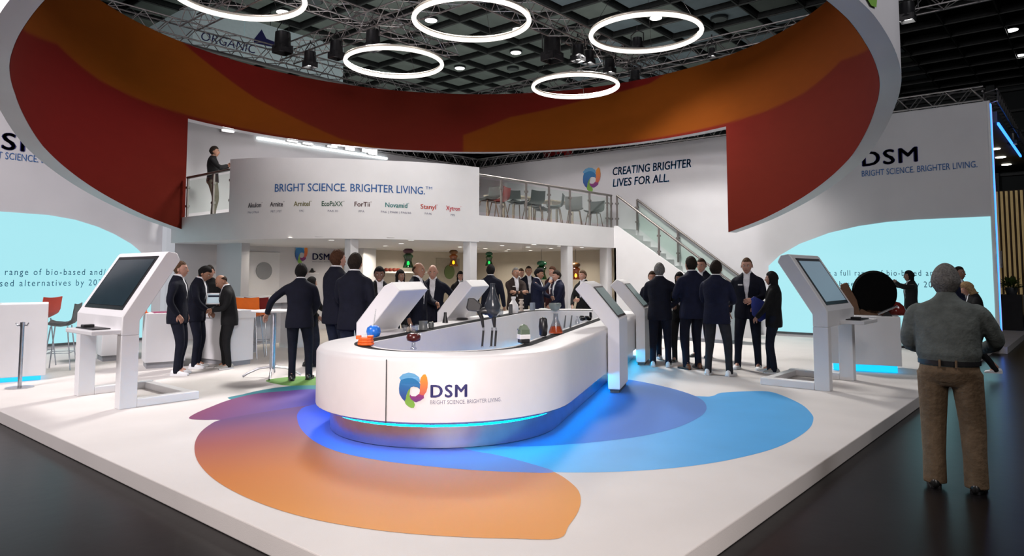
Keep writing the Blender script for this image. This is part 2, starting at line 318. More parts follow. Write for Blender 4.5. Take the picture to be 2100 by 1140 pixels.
for a in angs:
    z0 = zed(a); q = radians(a + A0)
    for k in range(NZ + 1):
        z = z0 + (DTOP - z0) * k / NZ; g.append((DR * cos(q), DR * sin(q), z))
        o_ = orange(a, z); s = .5 + .5 * sin(radians(a * 3) + z * .6)
        cols.append((*(np.array((.115 + .02 * s, .026 + .008 * s, .004)) * o_ + np.array((.08 + .02 * s, .007 + .003 * (1 - s), .006)) * (1 - o_)), 1))
fs = []
for i in range(na):
    j = (i + 1) % na
    for k in range(NZ): fs.append((i * (NZ + 1) + k, j * (NZ + 1) + k, j * (NZ + 1) + k + 1, i * (NZ + 1) + k + 1))
mi_.add(g, fs); t = thing('drum_canopy', 'huge suspended ring canopy, white outside with red and orange printed inside', 'canopy', (DC[0], DC[1], 0))
lin = mi_.build('printed_lining', vcol('printed_fabric', .9, .03), t, 180); ca = lin.data.color_attributes.new('Col', 'FLOAT_COLOR', 'POINT'); ca.data.foreach_set('color', np.array(cols, dtype='f').ravel())
lin['label'] = 'red and orange printed fabric lining'
e2 = MB(); g = []
for a in angs:
    q = radians(a + A0); z0 = zed(a)
    for r, z in ((DR + .004, DTOP), (DR + .004, z0), (DR + DT, z0), (DR + DT, DTOP)): g.append((r * cos(q), r * sin(q), z))
fs = []
for i in range(na):
    j = (i + 1) % na
    for a, b in ((1, 2), (2, 3), (3, 0)): fs.append((i * 4 + a, i * 4 + b, j * 4 + b, j * 4 + a))
e2.add(g, fs).build('white_shell', WALLM, t, 30)
def dmap(x, y): a_ = radians(-103.2) + x / DR; return ((DR + DT + .02) * cos(a_), (DR + DT + .02) * sin(a_), 4.9 + y)
logo(dmap, 2.4, t, 'G')
# top rails of the walls: lattice trusses
def truss(name, p0, p1, w, lab, mat=ALU, group=None, r=.021, bay=None, fixt=None):
    p0 = np.array(p0, float); p1 = np.array(p1, float); Lh = np.linalg.norm(p1 - p0); ang = atan2(p1[1] - p0[1], p1[0] - p0[0])
    t = thing(name, lab, 'truss', p0, ang, group); h = w / 2
    for y in (-h, h):
        for z in (-h, h): MB().tube([(0, y, z), (Lh, y, z)], r, 6).build('chord', mat, t, 60)
    n = max(2, int(Lh / (bay or w * 1.6))); b = Lh / n; m = MB(); rr = r * .55
    for y in (-h, h): m.tube([(0, y, -h), (b / 2, y, h)], rr, 4); m.tube([(b / 2, y, h), (b, y, -h)], rr, 4)
    for z in (-h, h): m.tube([(0, -h, z), (b / 2, h, z)], rr, 4); m.tube([(b / 2, h, z), (b, -h, z)], rr, 4)
    me = m.mesh('lattice_bay'); me.materials.append(mat)
    for i in range(n): o = bpy.data.objects.new('lattice_bay', me); COL.objects.link(o); o.parent = t; o.location = (i * b, 0, 0)
    return t
truss('wall_truss', (18.22, 1.8, 5.68), (18.22, 17.2, 5.68), .3, 'lattice truss lying along the top of the right white wall')
truss('wall_truss', (2.6, 17.12, 5.68), (18.0, 17.12, 5.68), .3, 'lattice truss carrying bright floodlights along the top of the left white wall')
truss('wall_truss', (18.2, 1.7, 5.62), (26, 1.7, 5.62), .26, 'lattice truss running back from the outer end of the right wall')
truss('lattice_truss', (3.5, 17.2, 7.75), (20.5, 17.2, 7.75), .42, 'long lattice truss over the left side, in front of the pale banner')
truss('lattice_truss', (10.35, 17.0, 7.8), (10.35, 1, 7.8), .42, 'lattice truss with black fixtures running toward the camera left of the middle ring')
truss('lattice_truss', (7.6, 17.0, 8.0), (7.6, 5, 8.0), .42, 'lattice truss behind the cropped ring at top left')
truss('lattice_truss', (9.5, 9.95, 7.8), (20, 9.95, 7.8), .42, 'lattice truss with four lit floods between the middle and right rings')
truss('lattice_truss', (5.0, 13.6, 8.0), (13.5, 13.6, 8.0), .36, 'lattice truss crossing above the leftmost complete ring')
truss('lattice_truss', (17.3, 1, 7.75), (17.3, 17, 7.75), .42, 'lattice truss along the far right side above the drum rim')
# ring lights
def ring_light(c, lab):
    t = thing('ring_light', lab, 'ring light', (c[0], c[1], 6.3), 0, 'hanging ring lights'); q = np.arange(64) * 2 * pi / 64
    MB().tube([(1.04 * cos(a), 1.04 * sin(a), 0) for a in q], .042, 10, closed=True).build('light_tube', RINGE, t, 60)
    MB().tube([(1.04 * cos(a), 1.04 * sin(a), .055) for a in q], .03, 8, closed=True).build('carrier', M('warm_aluminium', (.5, .46, .4), .4, .5), t, 60)
    for k in range(3): a = k * 2 * pi / 3 + .4; MB().tube([(1.04 * cos(a), 1.04 * sin(a), .06), (.25 * cos(a), .25 * sin(a), 1.4)], .004, 4).build('cable', BLACK, t)
for c, lab in (((5.58, 10.65), 'glowing white ring light cropped by the top edge at left'), ((8.88, 8.5), 'glowing white ring light, largest complete one in the middle'),
               ((11.54, 6.45), 'glowing white ring light, rightmost of the five'), ((9.63, 11.55), 'glowing white ring light below and left of the largest one'), ((13.75, 9.64), 'glowing white ring light, smallest and lowest, overlapping the red band')): ring_light(c, lab)
# stage fixtures
def flood(p, lab, lit=True, s=1, tgt=None, mh=False):
    t = thing('stage_light', lab, 'stage light', p, 0, 'fixtures hanging from the trusses')
    if tgt is not None: t.rotation_euler[2] = atan2(tgt[1] - p[1], tgt[0] - p[0])
    m = MB(); m.lathe([(.06, .12), (.11, .1), (.12, -.1), (.13, -.12), (.1, -.125)], (0, 0, 0), 14); o = m.build('body', BLACK, t, 40); o.scale = (s, s, s * 1.1)
    if tgt is not None: o.rotation_euler[1] = -.5
    o2 = MB().lathe([(.001, -.13), (.105, -.128), (.1, -.12)], (0, 0, 0), 14).build('lens', LAMPE if lit else DARK, t, 40); o2.scale = o.scale; o2.rotation_euler = o.rotation_euler
    MB().tube([(0, -.16 * s, 0), (0, -.16 * s, .2 * s), (0, 0, .3 * s), (0, .16 * s, .2 * s), (0, .16 * s, 0)], .014, 6).build('yoke', BLACK, t, 40)
    MB().tube([(0, 0, .3 * s), (0, 0, .45)], .02, 6).build('clamp', BLACK, t)
    for k in range(4): a = k * pi / 2; m = MB(); m.box(-.1 * s, .1 * s, -.2 * s, .1 * s, .115 * s, -.09 * s); q = m.build('barn_door', BLACK, t); q.rotation_euler = (0, 0, a)
for (px, py, z, lab, lit, s) in ((636, 118, 7.3, 'lit stage light on the left truss beside the pale banner', True, 1.3), (690, 98, 7.4, 'black stage light hanging left of the leftmost complete ring', False, 1.4),
        (765, 78, 7.4, 'black stage light hanging above the leftmost complete ring', True, 1.5), (1132, 95, 7.4, 'big black bell-shaped stage light right of the middle ring', False, 1.9),
        (1185, 105, 7.35, 'lit square stage light, leftmost of the row of four', True, 1.3), (1208, 114, 7.35, 'lit stage light, second in the row of four', True, 1.1), (1250, 132, 7.35, 'lit stage light, third in the row of four', True, 1.2),
        (1302, 155, 7.35, 'lit stage light, last in the row of four', True, 1.2), (1860, 20, 7.35, 'lit stage light at top right beyond the white shell', True, 1.3), (1307, 88, 7.5, 'small black stage light inside the right ring', False, 1.1),
        (1460, 105, 7.6, 'small lit stage light on the right truss', True, .7), (580, 82, 7.95, 'black moving head light standing on the left truss', False, 1.8), (2076, 282, 5.2, 'small lamp at the end of the truss near the blue led line', True, .9)):
    p = at(px, py, z); flood(p, lab, lit, s)
FL = em('flood_white', (.95, 1, 1), 14)
for k, (px, py) in enumerate(((468, 263), (600, 284), (632, 290), (682, 296), (718, 302), (752, 306), (765, 311))):
    p = atV(px, py, 16.8); t = thing('floodlight', ('bright floodlight on the left wall top, %s from the left' % ('first', 'second', 'third', 'fourth', 'fifth', 'sixth', 'seventh')[k]), 'floodlight', p, 0, 'row of floodlights along the left wall top')
    MB().cbox((0, .06, 0), (.34, .1, .22)).build('housing', ALU, t, bev=.01); MB().cbox((0, 0, 0), (.3, .02, .17)).build('lens', FL, t); MB().tube([(0, .1, 0), (0, .3, .0)], .02, 6).build('arm', BLACK, t)
o = MB().box(9.5, 16.93, 5.3, 13.9, 17.0, 5.36).build('led_batten', em('batten_white', (.9, 1, 1), 2.5), None); tag(o, 'long white light batten along the left wall top', 'light batten')
# red cherry picker boom far behind
qb_ = at(1165, 309, 6.35); o = MB().tube([at(1118, 314, 6.2), qb_, (qb_[0], qb_[1], .01)], .18, 8).build('lift_boom', M('red_paint', (.5, .02, .02), .4), None, 60); tag(o, 'red boom glimpsed far behind under the drum rim', 'lift boom')
# ------------------------------------------------------------------ balcony
EC, EA, EB = (11.25, 14.0), 4.0, 3.47; VB = 10.53
arc = lambda th, k=0: (EC[0] - (EA + k) * cos(radians(th)), EC[1] - (EB + k) * sin(radians(th)))
outl = [(7.25, 17.0)] + [arc(t_) for t_ in np.linspace(0, 90, 31)] + [(16.9, VB), (18.1, VB), (18.1, 17.0)]
bal = MB().prism([(x, y, 2.45) for x, y in outl], (0, 0, .58)).build('balcony', WHITE, None, 25, kind='structure')
# sign parapet
NS = 60; th = np.linspace(0, 90, NS + 1); rings = []
for t_ in th:
    a = arc(t_, .012); b = arc(t_, -.1); zt = np.interp(t_, [0, 28, 55, 90], [4.15, 4.065, 4.04, 4.1]); rings.append([(a[0], a[1], 2.43), (a[0], a[1], zt), (b[0], b[1], zt), (b[0], b[1], 2.43)])
par = MB().loft(rings).build('curved_parapet', WHITE, None, 25); tag(par, 'tall curved white balcony parapet printed with slogan and product words', 'parapet')
S = np.concatenate([[0], np.cumsum([hypot(*(np.array(arc(a)) - np.array(arc(b)))) for a, b in zip(th[1:], th[:-1])])])
def amap(x, y): t_ = float(np.interp(x, S, th)); a = arc(t_, .018); return (a[0], a[1], y)
s_at = lambda t_: float(np.interp(t_, th, S))
def atext(s, t0, t1, cap, zb, mat, bold=.0): x0 = s_at(t0); lettering(s, amap, s_at(t1) - x0, cap, mat, par, bold, x0=x0, y0=zb)
atext('BRIGHT SCIENCE. BRIGHTER LIVING.', 21.9, 69.2, .165, 3.385, BLUEINK, .012); atext('TM', 69.4, 71.6, .06, 3.5, BLUEINK)
ink = lambda n, c: M('ink_' + n, c, .6, noise=.02)
for s, a, b, c in (('Akulon', 10.9, 16.7, ink('black', (.03, .03, .04))), ('Arnite', 20.2, 25, ink('dark', (.05, .04, .05))), ('Arnitel', 28.7, 34.0, ink('olive', (.16, .15, .05))), ('EcoPaXX', 37.7, 44.1, ink('green_dark', (.03, .1, .06))),
                   ('ForTii', 47.6, 52.2, ink('brown', (.12, .06, .06))), ('Novamid', 56.8, 63.6, ink('teal', (.02, .2, .2))), ('Stanyl', 67.8, 73.0, ink('red', (.5, .06, .04))), ('Xytron', 76.5, 81.8, ink('crimson', (.5, .02, .04)))):
    atext(s, a, b, .1, 3.085, c, .02); atext('o', b + .15, b + .5, .03, 3.17, c)
for s, a, b in (('PA6 | PA66', 10.9, 15.8), ('PBT | PET', 20.6, 24.6), ('TPC', 30.5, 32.2), ('PA4.10', 39.6, 42.7), ('PPA', 48.9, 50.6), ('PA6 | PA66 | PA6/66', 55.5, 64.8), ('PA46', 69.2, 71.5), ('PPS', 78.2, 79.8)): atext(s, a, b, .045, 2.965, GREYINK)
# railings
def railing(name, pts, lab, post_at, ztop=3.95, z0=3.03, glass=True, slope=None):
    """pts: two plan points; post_at: fractions"""
    a, b = np.array(pts[0], float), np.array(pts[1], float); Lh = np.linalg.norm(b[:2] - a[:2]); ang = atan2(b[1] - a[1], b[0] - a[0]); dz = b[2] - a[2]
    t = thing(name, lab, 'railing', a, ang); h = ztop - z0
    MB().tube([(0, 0, h), (Lh, 0, h + dz)], .03, 10).build('handrail', RAILS, t, 60)
    for f in post_at:
        x = f * Lh; zz = dz * f; po = MB().box(x - .022, -.022, zz, x + .022, .022, zz + h).build('post', RAILS, t, bev=.004)
        for k in (.25, .72): MB().box(x - .045, -.032, zz + h * k, x + .045, .032, zz + h * k + .05).build('clamp', RAILS, po)
    for i in range(len(post_at) - 1):
        x0, x1 = post_at[i] * Lh + .05, post_at[i + 1] * Lh - .05; s_ = dz / Lh
        MB().prism([(x0, -.006, .08 + s_ * x0), (x1, -.006, .08 + s_ * x1), (x1, -.006, h - .08 + s_ * x1), (x0, -.006, h - .08 + s_ * x0)], (0, .012, 0)).build('glass_pane', GLASS, t)
    return t
pf = [(atV(x, 420, VB + .05)[0] - 11.25) / 5.6 for x in (982, 1028, 1079, 1126, 1169, 1209, 1245, 1258)]; pf[0] = .005; pf[-1] = .995
railing('balcony_railing', ((11.25, VB + .05, 3.03), (16.85, VB + .05, 3.03)), 'steel and glass balcony railing in front of the grey shell chairs', pf)
railing('balcony_railing', ((7.3, 16.1, 3.03), (7.3, 14.05, 3.03)), 'short steel and glass railing beside the man on the balcony', [0.02, .62, 1.0])
sr = 2.47 / 3.37
railing('stair_railing', ((16.93, 10.45, 3.03), (16.93, 6.9, 3.03 - 3.55 * sr)), 'near steel and glass stair railing in front of the steps', [0, .37, .7, 1.0])
railing('stair_railing', ((18.0, 10.42, 3.0), (18.0, 6.9, 3.0 - 3.52 * sr)), 'far steel and glass stair railing along the white wall', [0, .37, .7, 1.0])
# stairs
st = thing('staircase', 'white staircase descending from the balcony along the right wall', 'staircase', (0, 0, 0)); st['kind'] = 'structure'
nst = 16; rise = (3.03 - P) / nst; run = .247
for k in range(nst - 1):
    z = P + rise * (k + 1); y1 = VB - run * (nst - 1 - k); B(16.95, y1, max(P + .01, z - rise - .02), 18.1, y1 + run + .02, z).build('step', WHITE, st, bev=.006)
yb = VB - run * (nst - 1)
MB().prism([(16.88, yb - .3, P), (16.88, VB, P), (16.88, VB, 3.08), (16.88, VB - .1, 3.08), (16.88, yb - .3, P + .35)], (.06, 0, 0)).build('stringer', WHITE, st)
B(16.88, VB - .06, P, 18.09, VB, 2.45).build('end_panel', WALLM, st)
# ground-floor room under the balcony
for nm, x, y, w in (('column', 11.1, VB + .12, .22), ('column', 14.75, VB + .12, .23), ('column', 16.75, VB + .2, .25)): B(x - w / 2, y - w / 2, P, x + w / 2, y + w / 2, 2.45).build('trim_%d' % (1 if x < 12 else 2 if x < 16 else 3), WHITE, bev=.01, kind='structure')
q = arc(46.5, -.22); B(q[0] - .1, q[1] - .1, P, q[0] + .1, q[1] + .1, 2.45).build('trim_4', WHITE, bev=.01, kind='structure')
B(8.3, 15.4, P, 8.5, 16.6, 2.45).build('wall_partition', WALLM, kind='structure')
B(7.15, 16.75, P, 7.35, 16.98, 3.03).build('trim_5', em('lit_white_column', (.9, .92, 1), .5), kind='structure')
WARM = M('warm_lit_white_wall', (.55, .5, .42), .8, noise=.05, scale=2)  # beige of warm lamplight on the white walls, put into their colour
B(12.15, 16.93, P, 18.05, 16.99, 2.45).build('wall_back_left', WARM, kind='structure'); B(18.03, VB, P, 18.09, 16.93, 2.45).build('wall_back_right', WARM, kind='structure')
B(12.3, 16.0, P, 12.75, 16.93, 2.45).build('trim_6', WHITE, kind='structure')
d = B(9.36, 16.96, P, 10.25, 16.995, 2.3).build('door_1', WHITE, bev=.006, kind='structure')
MB().lathe([(.001, -.01), (.2, -.008), (.23, 0), (.23, .02)], (0, 0, 0), 28).build('porthole_window', M('porthole_grey', (.25, .25, .26), .3), d, 40, loc=(9.78, 16.955, 1.8)).rotation_euler[0] = pi / 2
B(10.12, 16.92, 1.1, 10.17, 16.96, 1.25).build('door_handle', METAL, d)
d = B(16.0, 16.9, P, 17.1, 16.93, 2.24).build('door_2', M('taupe_door', (.3, .27, .22), .6), bev=.006, kind='structure')
MB().lathe([(.001, -.01), (.2, -.008), (.24, 0), (.24, .02)], (0, 0, 0), 28).build('porthole_window', M('porthole_green', (.08, .12, .04), .3), d, 40, loc=(16.6, 16.9, 1.78)).rotation_euler[0] = pi / 2
logo(lambda x, y: (10.72 + x * .85, 16.985, 1.98 + y), .55, wl); lettering('DSM', lambda x, y: (11.28 + x, 16.985, y), .57, .19, NAVYINK, wl, bold=.03, space=1.1, y0=2.12); lettering('BRIGHT SCIENCE. BRIGHTER LIVING.', lambda x, y: (11.28 + x, 16.985, y), .75, .035, GREYINK, wl, y0=2.05)
# downlights in the balcony underside
ORD = 'first second third fourth fifth sixth seventh eighth ninth tenth'.split()
DLN = [o + ' from the left' for o in ORD] + [o + ' from the right' for o in ORD[::-1]]
for k, (px, py) in enumerate(((597, 488), (654, 485), (680, 493), (737, 490), (801, 487), (823, 500), (843, 493), (913, 490), (943, 507), (995, 510), (1030, 504), (1040, 498), (1043, 512), (1083, 507), (1088, 514), (1095, 502), (1130, 510), (1147, 505), (1193, 508), (1236, 510))):
    p = at(px, py, 2.445)
    if not (7.4 < p[0] < 17.9 and VB + .1 < p[1] < 16.9): p = np.array((11 + (k * 1.7) % 6, 11 + (k * 1.3) % 5.5, 2.445))
    t = thing('downlight', 'small recessed downlight under the balcony, %s' % DLN[k], 'downlight', p, 0, 'recessed downlights under the balcony')
    MB().lathe([(.001, -.006), (.06, -.005), (.06, 0)], (0, 0, 0), 12).build('lens', SPOTE, t, 40); MB().lathe([(.062, -.008), (.08, -.006), (.08, 0), (.062, 0)], (0, 0, 0), 12).build('trim_ring', WHITE, t)
for x, y in ((9.0, 15.3), (11.5, 12.8), (12.2, 15.6), (14.5, 13.0), (14.2, 16.0), (16.8, 12.2), (16.8, 15.2)): area((x, y, 2.42), (x, y, 0), .25, 26, (1, .9, .76), 150)
# ------------------------------------------------------------------ printed floor graphic (flat, on the carpet)
def ramp_mat(name, stops, axis, rough=.6):
    m = bpy.data.materials.new(name); m.use_nodes = True; N, L = nt(m); b = N['Principled BSDF']; g = N.new('ShaderNodeNewGeometry')
    d = N.new('ShaderNodeVectorMath'); d.operation = 'DOT_PRODUCT'; (p0, p1) = axis; dv = np.array(p1[:2]) - np.array(p0[:2]); l2 = float(dv @ dv)
    d.inputs[1].default_value = (dv[0] / l2, dv[1] / l2, 0); ma = N.new('ShaderNodeMath'); ma.operation = 'SUBTRACT'; ma.inputs[1].default_value = float(np.dot(p0[:2], dv) / l2)
    r = N.new('ShaderNodeValToRGB'); e = r.color_ramp.elements
    for i, (t, c) in enumerate(stops):
        q = e[i] if i < 2 else e.new(t); q.position = t; q.color = (*c, 1)
    L.new(g.outputs['Position'], d.inputs[0]); L.new(d.outputs['Value'], ma.inputs[0]); L.new(ma.outputs[0], r.inputs[0]); L.new(r.outputs[0], b.inputs['Base Color']); b.inputs['Roughness'].default_value = rough; b.inputs['Specular IOR Level'].default_value = .2; return m
def petal(px, z, mat, lab):
    pts = [at(x, y, P + z) for x, y in px]; n = len(pts); out = []
    for i in range(n):                                   # rounded outline
        p0, p1, p2, p3 = pts[i - 1], pts[i], pts[(i + 1) % n], pts[(i + 2) % n]
        sharp = np.linalg.norm(p2 - p1) > 2.2
        for t in ((0,) if sharp else (0, .25, .5, .75)):
            out.append(.5 * (2 * p1 + (p2 - p0) * t + (2 * p0 - 5 * p1 + 4 * p2 - p3) * t * t + (3 * p1 - p0 - 3 * p2 + p3) * t ** 3))
    o = MB().poly(out).build('floor_petal', mat, plat); o['label'] = lab
petal([(1000, 800), (860, 880), (880, 930), (960, 948), (1060, 960), (1137, 968), (1240, 968), (1340, 963), (1420, 955), (1500, 942), (1580, 922), (1630, 900), (1660, 878), (1668, 860), (1664, 848), (1645, 830), (1610, 813), (1578, 803), (1540, 802), (1480, 805), (1425, 812), (1200, 780)], .001,
      M('printed_sky_blue', (.07, .33, .66), .5, noise=.04, scale=2, spec=.2), 'sky blue petal printed on the carpet')
petal([(900, 760), (640, 900), (800, 915), (940, 912), (1020, 915), (1100, 915), (1180, 910), (1250, 903), (1310, 895), (1370, 882), (1410, 868), (1440, 851), (1449, 836), (1440, 820), (1410, 806), (1360, 792), (1300, 780), (1262, 778), (1100, 775)], .002,
      ramp_mat('printed_deep_blue', [(0, (.03, .14, .5)), (1, (.07, .17, .45))], (at(1000, 850), at(1449, 836))), 'deep blue petal printed on the carpet')
petal([(640, 772), (590, 773), (545, 780), (570, 788), (605, 792), (650, 795), (760, 780)], .001, M('printed_green', (.12, .26, .06), .6, noise=.05, spec=.2), 'green petal printed on the carpet')
petal([(800, 790), (640, 790), (590, 792), (540, 799), (500, 808), (470, 818), (600, 830), (800, 830)], .0015, M('printed_teal', (.04, .2, .24), .6, noise=.05, spec=.2), 'teal petal printed on the carpet')
petal([(388, 858), (400, 848), (430, 835), (470, 820), (520, 808), (580, 802), (660, 798), (800, 810), (740, 880), (560, 870), (455, 861), (420, 861)], .002, ramp_mat('printed_violet', [(0, (.2, .05, .12)), (.45, (.14, .06, .2)), (1, (.04, .06, .4))], (at(388, 858), at(660, 850))), 'violet petal tip printed on the carpet')
petal([(456, 860), (430, 871), (409, 889), (399, 913), (404, 943), (430, 975), (475, 1005), (540, 1034), (620, 1059), (720, 1079), (830, 1093), (950, 1101), (1050, 1104), (1145, 1104), (1166, 1078), (1185, 1050), (1191, 1025), (1185, 1004), (1165, 985), (1137, 968), (1090, 951), (1020, 933), (950, 919), (850, 880), (750, 820), (640, 830), (540, 845)], .003,
      ramp_mat('printed_orange', [(0, (.12, .05, .16)), (.3, (.3, .08, .07)), (.6, (.5, .16, .035)), (1, (.6, .24, .035))], (at(560, 850), at(760, 1085))), 'petal fading from plum to orange printed on the carpet')
petal([(612, 845), (611, 865), (622, 885), (650, 908), (700, 928), (780, 944), (860, 954), (960, 963), (1060, 968), (1136, 968), (1090, 951), (1020, 933), (950, 919), (850, 880), (750, 820), (640, 830)], .004, ramp_mat('printed_blue_overlap', [(0, (.04, .08, .5)), (1, (.16, .2, .5))], (at(620, 860), at(1130, 966))), 'blue overlap printed on the carpet')
# ------------------------------------------------------------------ long counter
CA = radians(23.0); av = np.array([cos(CA), sin(CA)]); nv = np.array([sin(CA), -cos(CA)])
ct = thing('display_counter', 'long white display counter with rounded front end, steel plinth and blue under-glow', 'counter', (av[0] * 7.08 + nv[0] * -2.96, av[1] * 7.08 + nv[1] * -2.96, P), CA)
Lc = 6.0                                                  # local: x along, y to the left, z up from the carpet
def stad(r, z, n=28, r2=None, x0=0, x1=Lc):
    pts = [(x0 - (r2 or r) * cos(q), r * sin(q), z) for q in np.linspace(-pi / 2, pi / 2, n)]
    return [(p[0], -p[1], p[2]) for p in pts][::-1][::-1] + [(x1 + (r2 or r) * cos(q), r * sin(q), z) for q in np.linspace(-pi / 2, pi / 2, n)][::-1]
def stadring(prof, n=28):                                 # prof: list of (radius, z) swept round the stadium
    rings = []
    for r, z in prof:
        r -= .05
        a = [(-r * cos(q), r * sin(q), z) for q in np.linspace(pi / 2, -pi / 2, n)] + [(Lc + r * cos(q), r * sin(q), z) for q in np.linspace(-pi / 2, pi / 2, n)]; rings.append(a)
    return rings
m = MB(); m.loft(stadring([(.95, .24), (1.37, .24), (1.42, .27), (1.42, .8), (1.4, .835), (1.37, .85), (1.04, .85), (1.04, .825), (.88, .825), (.88, .84), (.85, .84), (.8, .5), (.8, .24), (.95, .24)]), cap=False)
body = m.build('body', GLOSSW, ct, 35)
MB().loft(stadring([(.885, .827), (1.035, .827), (1.035, .846), (.885, .836), (.885, .827)]), cap=False).build('display_track', M('dark_track', (.02, .02, .022), .9, noise=.2, spec=.1), ct, 35)
MB().loft(stadring([(1.2, 0.012), (1.27, 0.012), (1.27, .2), (1.2, .2), (1.2, 0.012)]), cap=False).build('plinth', KICK, ct, 35)
MB().loft(stadring([(1.22, .203), (1.262, .203), (1.262, .237), (1.22, .237), (1.22, .203)]), cap=False).build('led_strip', LEDC, ct, 35)
def cmap(s, z, r=1.376):                                  # front end, s = arc length from the foremost point, to the right
    q = s / 1.37; return (-r * cos(q), -r * sin(q), z)
def phi_at(px, py):
    best = None
    for k in range(-900, 900, 3):
        w = np.array([ct.location[0], ct.location[1]]) + av * (-1.37 * cos(k / 1000 * 1.6)) + (-nv) * (-1.37 * sin(k / 1000 * 1.6)); pr = project((w[0], w[1], P + .5)); d = abs(pr[0] - px)
        if best is None or d < best[0]: best = (d, k / 1000 * 1.6 * 1.37)
    return best[1]
for sx in (phi_at(792, 800),): MB().loft([[cmap(sx - .004, .25, 1.374), cmap(sx + .004, .25, 1.374), cmap(sx + .004, .82, 1.374), cmap(sx - .004, .82, 1.374)], [cmap(sx - .004, .25, 1.366), cmap(sx + .004, .25, 1.366), cmap(sx + .004, .82, 1.366), cmap(sx - .004, .82, 1.366)]]).build('panel_joint', DARK, ct)
s0, s1 = phi_at(818, 800), phi_at(876, 800); zl = lambda px, py: None
logo(lambda x, y: cmap(s0 + x, .40 + y), .31, ct)
sd = phi_at(882, 800); se = phi_at(958, 800); sf = phi_at(1027, 800)
lettering('DSM', lambda x, y: cmap(sd + x, y), se - sd, .115, NAVYINK, ct, bold=.03, space=1.15, y0=.495); lettering('BRIGHT SCIENCE. BRIGHTER LIVING.', lambda x, y: cmap(sd + x, y), sf - sd, .036, GREYINK, ct, y0=.435)
def counter_kiosk(a_, side, w, lab, lean=.38):
    """slab kiosk on the counter's side; side +1 right (outer face -y), -1 left"""
    sgn = -side
    t = thing('counter_kiosk', lab, 'kiosk', tuple(np.array(ct.location[:2]) + av * a_ - nv * (sgn * 1.378)) + (P,), CA)
    g = lambda y, z: (0, y * sgn, z)
    prof = [(0.01, .05), (.17, .05), (.17, .98), (.17 - lean, 1.44), (.06 - lean, 1.49), (-.05 - lean, 1.38), (.01, .86)]
    MB().prism([g(*p) for p in prof], (w, 0, 0)).build('body', WHITE, t, 30, bev=.012)
    d = np.array([0, -lean * sgn, .46]); d /= np.linalg.norm(d); nrm = np.array([0, d[2] * sgn, -d[1] * sgn]); nrm = nrm if nrm[1] * sgn > 0 else -nrm; base = np.array(g(.17, .98))
    def q(x, h, o): return tuple(base + d * h + nrm * o + np.array([x, 0, 0]))
    MB().prism([q(.05, .03, .002), q(w - .05, .03, .002), q(w - .05, .56, .002), q(.05, .56, .002)], tuple(nrm * .006)).build('bezel', BLACK, t)
    MB().prism([q(.08, .06, .009), q(w - .08, .06, .009), q(w - .08, .53, .009), q(.08, .53, .009)], tuple(nrm * .003)).build('screen', KSCR, t)
    MB().box(.06, min(.03 * sgn, .15 * sgn), 0, w - .06, max(.03 * sgn, .15 * sgn), .05).build('foot', DARK, t)
    return t
counter_kiosk(2.25, 1, .78, 'white slab kiosk with lit slanted screen on the right side of the counter, nearer one')
counter_kiosk(5.2, 1, .78, 'white slab kiosk with slanted screen on the right side of the counter, farther one')
counter_kiosk(.75, -1, .86, 'white slab kiosk seen from behind on the left side of the counter, nearer one')
counter_kiosk(3.3, -1, .85, 'white slab kiosk seen from behind on the left side of the counter, farther one')
# ------------------------------------------------------------------ free-standing kiosks
def big_kiosk(loc, rz, w, lab, scr, D=.2):
    """front faces -y; legs at both ends, slanted head, shelf with keypad"""
    t = thing('touch_kiosk', lab, 'kiosk', loc, rz)
    for x in (0, w - .14): B(x, 0, 0.0, x + .14, D, .86).build('leg', WHITE, t, bev=.008); B(x, D, 0, x + .14, .95, .1).build('foot', WHITE, t, bev=.01)
    B(.14, .83, 0, w - .14, .95, .09).build('crossbar', WHITE, t, bev=.01)
    MB().prism([(0, 0, .86), (0, 0, 1.08), (0, .47, 1.84), (0, .5, 1.87), (0, .62, 1.85), (0, .66, 1.76), (0, D, 1.03), (0, D, .86)], (w, 0, 0)).build('head', WHITE, t, 30, bev=.012)
    d = np.array([0, .47, .76]); d /= np.linalg.norm(d); nr = np.array([0, -d[2], d[1]])
    q = lambda x, h, o: tuple(np.array([x, 0, 1.08]) + d * h + nr * o)
    MB().prism([q(.13, .09, .001), q(w - .13, .09, .001), q(w - .13, .86, .001), q(.13, .86, .001)], tuple(nr * .008)).build('bezel', BLACK, t)
    MB().prism([q(.18, .14, .010), q(w - .18, .14, .010), q(w - .18, .81, .010), q(.18, .81, .010)], tuple(nr * .003)).build('screen', scr, t)
    s = B(w * .42, -.32, .88, w - .02, 0, .93).build('shelf', WHITE, t, bev=.008); B(w * .5, -.25, .931, w - .2, -.05, .945).build('keypad', BLACK, t, bev=.004)
    MB().box(w * .55, -.22, .946, w * .62, -.1, .975).build('reader', BLACK, t, bev=.005)
    return t
big_kiosk((3.3, 10.35, P), -pi / 2, 1.5, 'large white touch kiosk with dark slanted screen near the left wall panel', SCREENOFF)
def mirror(t):
    for c in t.children:
        me = c.data
        for v in me.vertices: v.co.x = -v.co.x
        me.flip_normals(); me.update()
k = big_kiosk((10.02, 2.87, P), 0, 1.33, 'large white touch kiosk with greyish lit screen in front of the right wall panel', em('kiosk_screen_blue', (.28, .4, .5), .55))
